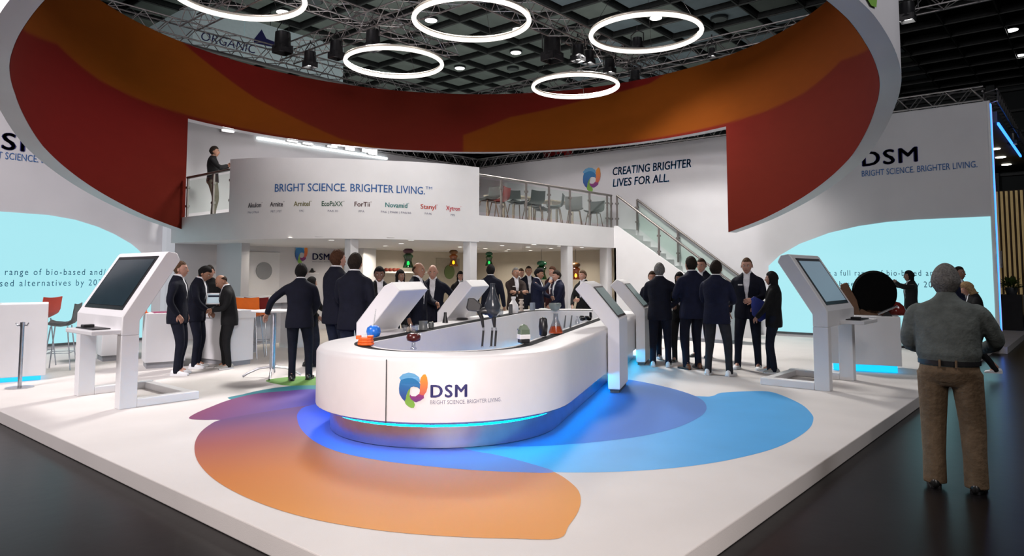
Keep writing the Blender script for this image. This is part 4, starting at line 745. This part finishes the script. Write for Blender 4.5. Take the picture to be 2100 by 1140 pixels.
def remesh(mb, vox, it=3, thin=None):
    me = mb.mesh('tmp'); o = bpy.data.objects.new('tmp', me); COL.objects.link(o); r = o.modifiers.new('r', 'REMESH'); r.mode = 'VOXEL'; r.voxel_size = vox; r.use_smooth_shade = True
    s = o.modifiers.new('s', 'SMOOTH'); s.factor = .5; s.iterations = it
    dg = bpy.context.evaluated_depsgraph_get(); m2 = bpy.data.meshes.new_from_object(o.evaluated_get(dg)); bpy.data.objects.remove(o); bpy.data.meshes.remove(me); return m2
def meshobj(name, me, mats, parent):
    for m in (mats if isinstance(mats, list) else [mats]): me.materials.append(m)
    me.name = name; o = bpy.data.objects.new(name, me); COL.objects.link(o); o.parent = parent; return o
def headshape(hair=None, nu=32, nv=26):
    """unit head, centre 0: face toward +Y. hair: None or style -> shell"""
    V = []
    for i in range(nv + 1):
        ph = pi * i / nv; zz = cos(ph); rr = sin(ph)
        for j in range(nu):
            th = 2 * pi * j / nu; x, y = rr * sin(th), rr * cos(th)
            px, py, pz = x * .076, y * .096, zz * .118
            if py < 0: py *= 1.02
            if zz > 0: px *= 1 - .06 * zz; pz *= 1.0
            if zz < 0:                                     # jaw
                f = min(1, -zz); px *= 1 - .3 * f; py = py * (1 - .15 * f) + .022 * f
                if y < 0: py += .03 * f
            if y > 0 and hair is None:
                g = lambda a, b, sa, sb: math.exp(-((x - a) / sa) ** 2 - ((zz - b) / sb) ** 2)
                py += .024 * g(0, -.22, .13, .13) + .012 * g(0, -.02, .1, .16) + .006 * g(0, .2, .5, .1) - .010 * (g(.38, .04, .2, .12) + g(-.38, .04, .2, .12)) + .007 * g(0, -.52, .3, .07) + .010 * g(0, -.82, .3, .14) - .003 * g(0, -.42, .3, .05) + .004 * (g(.5, -.25, .2, .2) + g(-.5, -.25, .2, .2))
            if hair is not None:
                fr_ = cos(th)                              # +1 front, -1 back
                line = {'short': .5 + .0 * fr_ if fr_ > .45 else (.5 - (.45 - fr_) * 1.15), 'crop': .55 if fr_ > .4 else (.55 - (.4 - fr_) * 1.1), 'bald': .95 if fr_ > -.1 else (.35 - (-.1 - fr_) * .9), 'long': .5 if fr_ > .55 else (.5 - (.55 - fr_) * 2.4), 'bob': .5 if fr_ > .55 else (.5 - (.55 - fr_) * 2.2)}[hair]
                if hair == 'bald' and fr_ <= -.1: band = zz < .55
                else: band = True
                amt = 1 / (1 + math.exp(-(zz - line) * 14)); amt *= 1 if band else .25
                th_ = dict(short=.016, crop=.009, bald=.007, long=.02, bob=.022)[hair]
                k = (-.012 + (th_ + .012) * amt); L = sqrt(px * px + py * py + pz * pz); s = 1 + k / L
                s += .03 * amt * sin(th * 9 + zz * 7) * .3
                px, py, pz = px * s, py * s, pz * s
            V.append((px, py, pz))
    fs = [(i * nu + j, i * nu + (j + 1) % nu, (i + 1) * nu + (j + 1) % nu, (i + 1) * nu + j) for i in range(nv) for j in range(nu)]
    return np.array(V), fs
HEADV, HEADF = headshape(); HAIRV = {k: headshape(k) for k in ('short', 'crop', 'bald', 'long', 'bob')}
def hand(mb, wrist, d, n, side, sc=1.0, curl=.5):
    """d: direction of the fingers, n: palm side, side: +1 right hand"""
    d = np.array(d, float); d /= np.linalg.norm(d); n = np.array(n, float); n -= d * (n @ d); n /= np.linalg.norm(n) + 1e-9; s = np.cross(d, n) * side
    W = np.array(wrist, float); rg = []
    for t, w, h in ((-.03, .026, .02), (0, .027, .019), (.03, .036, .017), (.07, .041, .015), (.092, .038, .012)):
        c = W + d * t * sc; rg.append([c + s * w * sc * cos(q) + n * h * sc * sin(q) for q in np.arange(10) * 2 * pi / 10])
    mb.loft(rg)
    for k, (off, L) in enumerate(((-.030, .068), (-.010, .078), (.010, .073), (.029, .056))):
        p = W + d * .085 * sc + s * off * sc; pts = [p - d * .012 * sc]; cur = p; a = curl * .35
        for f in (.45, .3, .25): dd = d * cos(a) + n * sin(a); cur = cur + dd * L * f * sc; pts.append(cur); a += curl * .75
        mb.tube(pts, [.0095 * sc, .009 * sc, .0082 * sc, .006 * sc], 6)
    p = W + d * .02 * sc - s * .028 * sc; e = (d * .75 - s * .6 + n * .35); e /= np.linalg.norm(e); e2 = (d * .9 - s * .15 + n * .5); e2 /= np.linalg.norm(e2)
    mb.tube([p, p + e * .035 * sc, p + e * .035 * sc + e2 * .028 * sc, p + e * .035 * sc + e2 * .05 * sc], [.013 * sc, .011 * sc, .01 * sc, .007 * sc], 6)
POSE = dict(down=((.27, .02, .88), (.35, -.9, 0)), hold=((.1, .30, 1.1), (.7, -.5, -.5)), low=((.13, .26, .96), (.8, -.5, -.2)), cross=((-.08, .24, 1.2), (.9, .1, -.6)), pocket=((.21, .07, .93), (.8, -.6, 0)), phone=((.07, .3, 1.42), (.8, 0, -.7)), hip=((.2, -.0, 1.03), (.9, -.6, 0)), back=((.1, -.2, .95), (.8, -.5, 0)))
def person(lab, pos, face, H=1.76, jacket='navy', pants='navy', shoes='white', hair='brown', style='short', skin='fair', top='blazer', shirt='white', L='down', R='down', lean=0, yaw=0, pitch=0, bulk=None, fem=False, group=None, badge=False, feet=None, vox=.0155, turn=0, belt=False, zoff=None, hs=1.0):
    bulk = bulk or (1.0 if fem else 1.07); k = H / 1.76; t = bpy.data.objects.new('person', None); t.empty_display_size = .2
    psi = atan2(pos[1], pos[0]) + pi + radians(face); root_rot = psi - pi / 2
    wS = (.92 if fem else 1.0) * bulk; wH = (1.03 if fem else 1.0) * bulk; bk = 1 + (bulk - 1) * 1.1
    def Lf(p):
        p = np.array(p, float); z = p[..., 2]; w = np.clip((z - .92) / .35, 0, 1); a = -radians(lean) * w; y = p[..., 1]; dz = z - .92
        y2 = y * np.cos(a) - dz * np.sin(a); z2 = y * np.sin(a) + dz * np.cos(a) + .92; q = p.copy(); q[..., 1] = y2; q[..., 2] = z2; return q
    # joints
    sh = {s: Lf(np.array([s * .18 * wS, -.005, 1.405])) for s in (-1, 1)}; wr, el = {}, {}
    for s, sp in ((-1, L), (1, R)):
        tg, pole = POSE[sp] if isinstance(sp, str) else sp; tg = np.array((tg[0] * s, tg[1], tg[2])); pole = np.array((pole[0] * s, pole[1], pole[2]))
        if tg[2] > 1.0 and lean: tg = Lf(tg)
        if sp == 'down' or sp == 'pocket': tg[0] *= bk * (1.02 if bulk > 1.1 else 1)
        el[s], wr[s] = ik(sh[s], tg, .295, .265, pole)
    ft = feet or ((-.115, 0, 0), (.115, .03, 0)); hips = {s: np.array([s * .092 * wH, 0, .93]) for s in (-1, 1)}; kn, an, fa = {}, {}, {}
    for s, f in ((-1, ft[0]), (1, ft[1])):
        lift = f[3] if len(f) > 3 else 0; a_ = np.array([f[0], f[1] - .0, .09 + lift]); kn[s], an[s] = ik(hips[s], a_, .43, .425, (s * .1, 1, 0)); fa[s] = f[2] if len(f) > 2 else 0
    mats = [SKIN[skin], LIP]; m = MB()
    tor = [(.86, .12, .1, 0), (.93, .16 * wH, .12 * bk, 0), (1.08, .135 * wS, .1 * bk, .0), (1.25, .155 * wS, .115 * bk, 0), (1.37, .165 * wS, .11, -.005), (1.44, .13, .085, -.01), (1.49, .065, .06, -.005), (1.53, .054, .057, .005), (1.60, .052, .055, .012)]
    m.loft([Lf(ell((0, y, z), a, b)) for z, a, b, y in tor])
    for s in (-1, 1):
        p, r = smoothtube([sh[s], el[s], wr[s]], [.052, .042, .028]); m.tube(p, r, 10); p, r = smoothtube([hips[s], kn[s], an[s]], [.085, .055, .04]); m.tube(p, r, 10); m.tube([an[s], an[s] + (0, .12, -.05)], [.035, .03], 8)
    body = remesh(m, vox * 1.15, 2)
    # head and hands joined to the body mesh
    hb = MB(); hy, hp = radians(yaw), radians(pitch); Rm = np.array(Matrix.Rotation(hy, 3, 'Z') @ Matrix.Rotation(hp, 3, 'X')); nk = np.array([0, 0, 1.535]); hc = np.array([0, .022, .098])
    HS = (1.07 if not fem else 1.0) * hs
    def hd(V): V = np.array(V, float) * HS + hc; V = V @ Rm.T + nk; return Lf(V)
    hb.add(hd(HEADV), HEADF)
    for s in (-1, 1):
        V = np.array([(s * (.074 + .012 * (r > 0)), -.004 + .016 * r * cos(q) - .004, -.008 + .03 * r * sin(q)) for r in (1, .6) for q in np.arange(8) * pi / 4] + [(s * .068, 0.0, -.008)]); hb.add(hd(V), [(i, (i + 1) % 8, 8 + (i + 1) % 8, 8 + i) for i in range(8)] + [tuple(range(8, 16))] + [(i, (i + 1) % 8, 16) for i in range(8)])
        d = wr[s] - el[s]; d /= np.linalg.norm(d); sp = L if s < 0 else R
        nn = np.array([-s * .9, .2, 0]) if sp in ('down', 'hip') else np.array([-s * .35, -.2, -1.0]) if isinstance(sp, tuple) and len(sp) < 3 and sp[0][2] < 1.05 else np.array([-s * .7, -.5, -.3]); hand(hb, wr[s], d, nn, s, .93 if fem else 1.0, .55)
    hb.add(hd([(x, .096 + (.004 if abs(x) < .01 else 0), z - .062) for z in (.004, -.006) for x in (-.022, -.01, .01, .022)]), [(0, 1, 5, 4), (1, 2, 6, 5), (2, 3, 7, 6)], 1)
    hm = hb.mesh('h'); bm = bmesh.new(); bm.from_mesh(body); bm.from_mesh(hm)
    mi0 = len(body.polygons); bm.faces.ensure_lookup_table()
    for i, f in enumerate(bm.faces):
        f.smooth = True; f.material_index = hb.m[i - mi0] if i >= mi0 else 0
    bm.to_mesh(body); bm.free(); bpy.data.meshes.remove(hm)
    o = meshobj('person', body, mats, None); t2 = t; bpy.data.objects.remove(t); t = o                  # the body mesh is the top-level object
    t.location = (pos[0], pos[1], (P if zoff is None else zoff) + .002); t.rotation_euler[2] = root_rot; t.scale = (k, k, k); tag(t, lab, 'person', group)
    if abs(face) < 130:
        for s in (-1, 1):
            e = MB(); V, Fc = [], []
            e.lathe([(.001, -.011), (.008, -.008), (.0115, 0), (.008, .008), (.001, .011)], (0, 0, 0), 10); vv = np.concatenate(e.v) * (1, .6, .75) + (s * .031, .083, .006); e.v = [hd(vv)]; eo = e.build('eye', EYEW, t, 180)
            e = MB(); q = np.arange(8) * pi / 4; e.add(hd([(s * .031 + .005 * cos(a), .0915, .006 + .005 * sin(a)) for a in q]), [tuple(range(8))]); e.build('iris', IRIS, eo)
            e = MB(); e.tube([hd([(s * .018, .094, .022)])[0], hd([(s * .032, .093, .027)])[0], hd([(s * .046, .082, .023)])[0]], [.0025, .0035, .002], 5); e.build('eyebrow', HAIRM[hair], t, 60)
    # hair
    hv, hf = HAIRV[style]; h = MB(); h.add(hd(hv), hf)
    if style in ('long', 'bob'):
        zb = -.30 if style == 'long' else -.14; rg = []
        for z in np.linspace(.06, zb, 8):
            w = .085 - .012 * (z < -.2) + .01 * math.exp(-((z + .05) / .08) ** 2); a = np.linspace(radians(-25 if style == 'bob' else -5), radians(205 if style == 'bob' else 185), 12); yo = -.005 - (.02 if z < -.12 else 0)
            out = [(w * cos(q), yo - .1 * sin(q) * (1 if z > -.2 else .8), z) for q in a]; inn = [(w * .8 * cos(q), yo - .07 * sin(q), z) for q in a[::-1]]; rg.append(hd(out + inn))
        h.loft(rg)
    h.build('hair', HAIRM[hair], t, 180)
    # clothes
    J = CL[jacket]; TR = CL[pants]
    m = MB(); g = 1.0 if not fem else .93
    if top == 'blazer':
        rings = [(.79, .2 * wH * g, .135 * bk, 0), (.88, .198 * wH * g, .14 * bk, 0), (1.0, .183 * wS * g, .133 * bk, 0), (1.12, .172 * wS * g, .125 * bk, 0), (1.28, .19 * wS, .135 * bk, 0), (1.39, .2 * wS, .128, -.005), (1.45, .168 * wS, .105, -.012), (1.495, .112, .088, -.014), (1.53, .076, .076, -.014), (1.545, .068, .07, -.012)]
    elif top == 'shirt':
        rings = [(.97, .165 * wH, .125 * bk, 0), (1.02, .172 * wS, .135 * bk, 0), (1.07, .185 * wS, .148 * bk, .0), (1.16, .182 * wS, .14 * bk, 0), (1.28, .188 * wS, .135 * bk, 0), (1.39, .198 * wS, .128, -.005), (1.45, .168 * wS, .105, -.012), (1.495, .11, .085, -.01), (1.53, .074, .074, -.004), (1.56, .064, .068, .002)]
    else:
        rings = [(.88, .185 * wH * g, .13 * bk, 0), (1.0, .165 * wS * g, .12 * bk, 0), (1.12, .155 * wS * g, .112 * bk, 0), (1.28, .178 * wS, .128 * bk, 0), (1.39, .188 * wS, .122, -.005), (1.45, .158 * wS, .095, -.012), (1.495, .1, .08, -.01), (1.53, .068, .07, 0)]
    m.loft([Lf(ell((0, y, z), a, b, 28)) for z, a, b, y in rings])
    slv = (.063, .056, .043) if top != 'shirt' else (.07, .064, .045)
    for s in (-1, 1):
        wq = wr[s] - (wr[s] - el[s]) / np.linalg.norm(wr[s] - el[s]) * (.0 if top == 'blazer' else .02); p, r = smoothtube([sh[s] + (-s * .05, 0, .005), sh[s] + (s * .008, 0, -.02), el[s], wq], [slv[0] * .95, slv[0], slv[1], slv[2]]); m.tube(p, r, 12)
    jm = remesh(m, vox, 3)
    if top == 'blazer':
        a_ = radians(lean)
        for v in jm.vertices:
            c = v.co; y, dz = c.y, c.z - .92; wgt = min(1, max(0, dz / .35)); aa = a_ * wgt; y0 = y * cos(aa) - dz * sin(aa); z0 = y * sin(aa) + dz * cos(aa) + .92
            wv = np.interp(z0, [.78, 1.0, 1.1, 1.3, 1.42, 1.53], [.035, .006, .012, .042, .052, .045]) * (1 if not fem else .8)
            if y0 > .03 and abs(c.x) < wv and v.normal.y > .1: c.y -= .032 * min(1, (wv - abs(c.x)) / .01)
    meshobj('jacket' if top == 'blazer' else 'shirt' if top == 'shirt' else 'sweater', jm, J, t)
    if top == 'blazer':
        m = MB(); m.loft([Lf(ell((0, y, z), a, b, 24)) for z, a, b, y in [(.93, .15 * wH, .115 * bk, 0), (1.0, .165 * wS * g, .118 * bk, .002), (1.12, .155 * wS * g, .111 * bk, .003), (1.28, .17 * wS, .121 * bk, .003), (1.39, .165 * wS, .112, 0), (1.45, .12, .085, -.003), (1.495, .085, .078, -.004), (1.54, .067, .07, .0), (1.556, .062, .066, .001), (1.558, .05, .055, .004)]]); m.build('shirt', CL[shirt], t, 180)
    m = MB(); m.loft([ell((0, y, z), a, b, 24) for z, a, b, y in [(1.0, .158 * wH * (1 if not bulk > 1.1 else 1.02), .118 * bk, 0), (.93, .172 * wH, .128 * bk, -.004), (.86, .172 * wH, .125, -.004), (.81, .12, .09, 0)]])
    lr = (.098 * (1 + (bulk - 1) * .8), .072, .056, .055) if not belt else (.115, .095, .083, .085)
    for s in (-1, 1):
        d_ = an[s] - kn[s]; p, r = smoothtube([hips[s] + (0, 0, -.02), kn[s], kn[s] + d_ * .6, an[s] + (0, .012, -.062)], lr); m.tube(p, r, 14)
    meshobj('trousers', remesh(m, vox, 3), TR, t)
    if belt: MB().loft([ell((0, 0, z), .176 * wH, .135 * bk, 28) for z in (.985, 1.02)]).build('belt', BLACK, t, 40); [MB().box(x - .008, -.152 * bk, .975, x + .008, -.13 * bk, 1.03).build('belt_loop', TR, t) for x in (-.05, .06)]
    # shoes
    for s in (-1, 1):
        a = an[s]; c_, s_ = cos(radians(-fa[s] - s * 8)), sin(radians(-fa[s] - s * 8)); rt = lambda V: np.array([(a[0] + x * c_ - y * s_, a[1] + x * s_ + y * c_, z + a[2] - .09) for x, y, z in V])
        rg = [rt([(w * cos(q) * 1.0, y, max(.002, h / 2 + h / 2 * sin(q))) for q in np.arange(12) * pi / 6]) for y, w, h in ((-.075, .02, .05), (-.06, .035, .085), (-.02, .038, .1), (.04, .042, .085), (.1, .05, .062), (.15, .05, .05), (.185, .035, .04), (.2, .012, .03))]
        so = MB().loft(rg).build('shoe', SHOE[shoes], t, 180)
        MB().loft([rt([(w * cos(q), y * 1.0, z) for q, y in zip(np.arange(12) * pi / 6, [0] * 12)]) if False else rt([(x, y, z) for x, y in ((-.034, -.07), (.034, -.07), (.045, .02), (.053, .12), (.035, .19), (-.035, .19), (-.053, .12), (-.045, .02))]) for z, w in ((.0, .05), (.022, .05))]).build('sole', SHOE['white'] if shoes in ('white', 'greyw') else BLACK, so, 30)
    if badge: m = MB(); m.cbox((.09, .142 * bk, 1.33), (.07, .006, .02)); m.v = [Lf(m.v[0])]; m.build('name_badge', WHITE, t)
    return t
def hfrom(pos, ytop):                                     # standing height that reaches pixel row ytop
    lo, hi = 1.3, 2.1
    for _ in range(20):
        mid = (lo + hi) / 2
        if project((pos[0], pos[1], P + mid))[1] > ytop: lo = mid
        else: hi = mid
    return min(1.95, max(1.5, lo))
def stand(px, py, ytop, lab, face, **k):
    p = at(px, py, k.get('zoff', P)); H = k.pop('H', None) or hfrom(p, ytop); return person(lab, p, face, H=H, **k)
# left group
stand(360, 768, 536, 'man in navy suit and white sneakers, profile right, outermost of the left group', 75, jacket='navy', pants='navy', shoes='white', hair='lbrown', style='crop', L='pocket', R='pocket')
stand(398, 754, 543, 'black-haired person in navy blazer and white sneakers looking down at a tablet', 70, jacket='navy', pants='navy', hair='black', style='short', skin='tan', L='hold', R='low', pitch=-22, lean=6)
stand(425, 741, 543, 'man in black pullover and dark jeans facing the camera in the left group', -8, jacket='black', pants='jeans', shoes='black', hair='dark', style='crop', top='sweater', L='low', R='hold', pitch=-14, feet=((-.17, 0, 0), (.17, .02, 0)))
stand(468, 755, 560, 'balding man in black suit and pale shoes bending over the tablet he holds', -80, jacket='black', pants='black', shoes='greyw', hair='brown', style='bald', skin='tan', L='hold', R='hold', pitch=-24, lean=8)
tp = at(455, 752); rw = np.array([sin(AU), -cos(AU)])
t = thing('tablet', 'white tablet showing a chart, held between the men of the left group', 'tablet', (*(tp[:2] - rw * .12 - wd * .12), P + 1.07), AU - pi / 2 + .2); MB().prism([(-.13, 0, 0), (.13, 0, 0), (.13, .07, .19), (-.13, .07, .19)], (0, .012, -.004)).build('case', WHITE, t, bev=.004)
MB().prism([(-.11, -.003, .02), (.11, -.003, .02), (.11, .06, .172), (-.11, .06, .172)], (0, -.002, .001)).build('screen', em('tablet_screen', (.65, .8, .9), .6), t); MB().prism([(-.1, .048, .15), (.09, .048, .15), (.09, .038, .12), (-.1, .038, .12)], (0, -.006, .001)).build('bar_graphic', CL['navy2'], t)
# table pair
stand(612, 780, 541, 'man in dark suit seen from behind, leaning an arm on the high table', 172, jacket='navy', pants='navy', shoes='black', hair='black', style='short', L=((.5, .12, 1.0), (.3, -.6, .3)), R='low', feet=((-.1, 0, 0), (.14, .08, 0)), lean=3)
stand(634, 752, 568, 'woman in dark jacket half hidden behind the man at the high table', 120, jacket='black', pants='djeans', shoes='black', hair='black', style='bob', fem=True, L='low', R='hold')
bp = at(632, 752); t = thing('shoulder_bag', 'small greenish grey bag carried by the woman by the high table', 'bag', (*(bp[:2] + rw * .02 - wd * .22), P + .78)); MB().lathe([(.06, 0), (.09, .05), (.08, .16), (.04, .2), (.001, .2)], n=16).build('bag', M('bag_grey', (.06, .075, .07), .5), t, 60); MB().tube([(-.06, 0, .18), (0, 0, .42), (.06, 0, .18)], .008, 6).build('strap', BLACK, t, 60)
# behind the counter
def behind(px, d, ytop, lab, face, **k):                   # d: distance from the camera along the view
    r = ray(px, 560); r = r / (r[0] * cos(AU) + r[1] * sin(AU)); p = np.array([r[0] * d, r[1] * d, P])
    while p[:2] @ nv > -4.85 and p[:2] @ av < 14.85: d += .05; p = np.array([r[0] * d, r[1] * d, P])
    H = k.pop('H', None) or hfrom(p, ytop); return person(lab, p, face, H=H, **k)
behind(690, 10.1, 513, 'tall man in navy jacket and jeans behind the left end of the counter', 125, jacket='navy', pants='jeans', hair='red', style='short', L='low', R='low', bulk=1.08)
behind(727, 8.6, 520, 'dark-haired man in navy jacket seen from behind beside the tall man', 155, jacket='navy', pants='jeans', hair='dark', style='short', bulk=1.08, L='hold', R='down')
behind(778, 11.2, 547, 'man with open white shirt behind the nearer left kiosk', 10, jacket='black', pants='black', hair='black', style='short', skin='dark', yaw=-10, pitch=-8)
behind(820, 13.2, 557, 'dark-haired person mostly hidden beyond the nearer left kiosk', 30, jacket='black', pants='black', hair='black', style='bob', fem=True, skin='dark', H=1.66)
behind(856, 11.2, 539, 'balding man in navy suit in profile to the right behind the near left kiosk', 60, jacket='navy', pants='navy', hair='brown', style='bald', skin='tan', L='hold', R='down')
behind(888, 10.6, 543, 'bald man in navy suit and open white shirt facing the counter', -5, jacket='navy', pants='navy', hair='lbrown', style='bald', L='hip', R='down', badge=True, pitch=-8, bulk=1.05)
behind(944, 16.5, 556, 'dark-haired woman far back left of the middle column', 5, jacket='black', pants='black', hair='black', style='bob', fem=True, H=1.64)
behind(1006, 10.4, 543, 'man in navy suit seen from behind between the far left kiosk and the pedal parts', 165, jacket='navy', pants='navy', hair='black', style='short', bulk=1.08, skin='tan')
behind(1057, 15.8, 549, 'grey-haired man in dark jacket with folded arms at the back', 20, jacket='brown', pants='black', hair='grey', style='crop', skin='tan', L='cross', R='cross', badge=True)
behind(1068, 19.2, 553, 'person hidden behind the grey-haired man with folded arms', 20, jacket='brown', pants='black', hair='brown', style='short', H=1.72)
behind(1084, 17.4, 546, 'man in dark jacket and white collar looking over a shoulder at the back', 15, jacket='navy', pants='black', hair='dark', style='crop', skin='tan', yaw=-10)
behind(1102, 13.0, 550, 'black-haired man in navy suit facing right near the green lamp', 72, jacket='navy2', pants='navy', hair='black', style='short', skin='tan', L='hold', R='phone', pitch=-10)
behind(1134, 17.0, 547, 'red-haired man behind the man with the badge by the right column', -40, jacket='wine', pants='black', hair='red', style='short')
behind(1144, 15.6, 555, 'man in navy suit with badge and white shirt facing left by the right column', -62, jacket='navy2', pants='navy', hair='dark', style='short', L='low', R='down', badge=True, pitch=-6)
behind(1196, 13.4, 554, 'woman with pinned-up brown hair right of the right column', -35, jacket='black', pants='black', hair='lbrown', style='short', fem=True, L='hold', R='low')
# right group
stand(1340, 735, 556, 'person mostly hidden behind the grey-haired man, only hairline showing', 0, jacket='navy', pants='navy', hair='brown', fem=True)
stand(1355, 752, 540, 'grey-haired man in navy suit and white sneakers seen from behind', 176, jacket='navy', pants='navy', shoes='white', hair='grey', style='short', L='hold', R='hip', feet=((-.13, 0, 0), (.13, 0, 0)))
stand(1397, 742, 558, 'woman in black with striped top and lanyard facing the camera', -10, jacket='black', pants='black', shoes='black', hair='black', style='bob', skin='dark', fem=True, L='low', R='hold', pitch=-5)
stand(1422, 757, 527, 'tall dark-haired man in navy suit and brown shoes, back turned', -150, jacket='navy2', pants='navy', shoes='brown', hair='dark', style='short', L='hold', R='low')
stand(1443, 732, 530, 'balding man with white collar smiling between two backs in the right group', -28, jacket='navy', pants='navy', shoes='black', hair='brown', style='crop', pitch=-5, yaw=10)
stand(1472, 770, 535, 'dark-haired man in navy blazer and white sneakers, back turned, foremost of the right group', 160, jacket='navy2', pants='char', shoes='white', hair='dark', style='short', skin='tan', L='hold', R='hold', feet=((-.16, 0, 0), (.17, .03, 0)), bulk=1.05)
stand(1537, 756, 529, 'man in navy blazer, white shirt and jeans holding a blue folder', -8, jacket='navy', pants='djeans', shoes='white', hair='lbrown', style='crop', badge=True, L='hold', R='down', feet=((-.14, 0, 0), (.17, .05, 0)), pitch=-6)
fp = at(1545, 756); t = thing('folder', 'blue folder held by the man in white shirt and jeans', 'folder', (*(fp[:2] - wd * .36 + rw * -.02), P + .8), AU - pi / 2); MB().prism([(-.1, 0, .12), (.02, 0, .0), (.2, 0, .1), (.18, 0, .3), (-.06, 0, .42), (-.12, 0, .38)], (0, .02, 0)).build('folder', M('blue_folder', (.015, .03, .22), .5), t, bev=.005)
stand(1590, 765, 557, 'woman with long black hair in black jacket and dark jeans, facing left', -100, jacket='black', pants='djeans', shoes='greyw', hair='black', style='long', fem=True, L='low', R='hold', feet=((-.1, -.02, 0), (.1, .1, 0)))
# right-hand side
stand(1872, 715, 555, 'woman in black raising both hands to take a photo beside the right plinth', -70, jacket='black', pants='black', shoes='black', hair='black', style='long', fem=True, skin='dark', L=((.03, .32, 1.5), (.9, 0, -.4)), R=((.03, .32, 1.5), (.9, 0, -.2)))
stand(1972, 735, 547, 'person in navy jacket mostly hidden behind the man in the grey shirt', 60, jacket='navy2', pants='navy', hair='dark', style='crop', skin='dark', L='hold', R='hold')
stand(2012, 777, 565, 'blonde woman in black blazer walking left near the wall end', -75, zoff=0.0, H=1.62, jacket='black', pants='black', shoes='white', hair='blond', style='bob', fem=True, L='hold', R='low', pitch=-20, feet=((-.08, .12, 0), (.08, -.28, 0, .1)), lean=8)
bgp = at(1957, 1003, 0)
person('large grey-haired man in grey shirt, brown belt and khaki trousers seen from behind', bgp, 176, H=1.79, jacket='grey', pants='khaki', shoes='black', hair='grey', style='short', top='shirt', L=((.2, .3, 1.06), (.55, -.8, -.3)), R=((.2, .32, 1.08), (.75, -.6, -.2)), bulk=1.24, hs=1.1, belt=True, zoff=0.0, vox=.012, feet=((-.13, 0, 0), (.15, .0, 0)))
# balcony man
bx = atU(434, 437, 7.9); person('man in black jacket and olive trousers standing at the balcony railing', (7.9, bx[1], 0), 80, H=1.74, jacket='black', pants='olive', shoes='black', hair='dark', style='short', top='sweater', skin='tan', L=((.05, .34, 1.3), (.8, -.2, -.6)), R=((.05, .34, 1.3), (.8, -.2, -.6)), zoff=3.031)
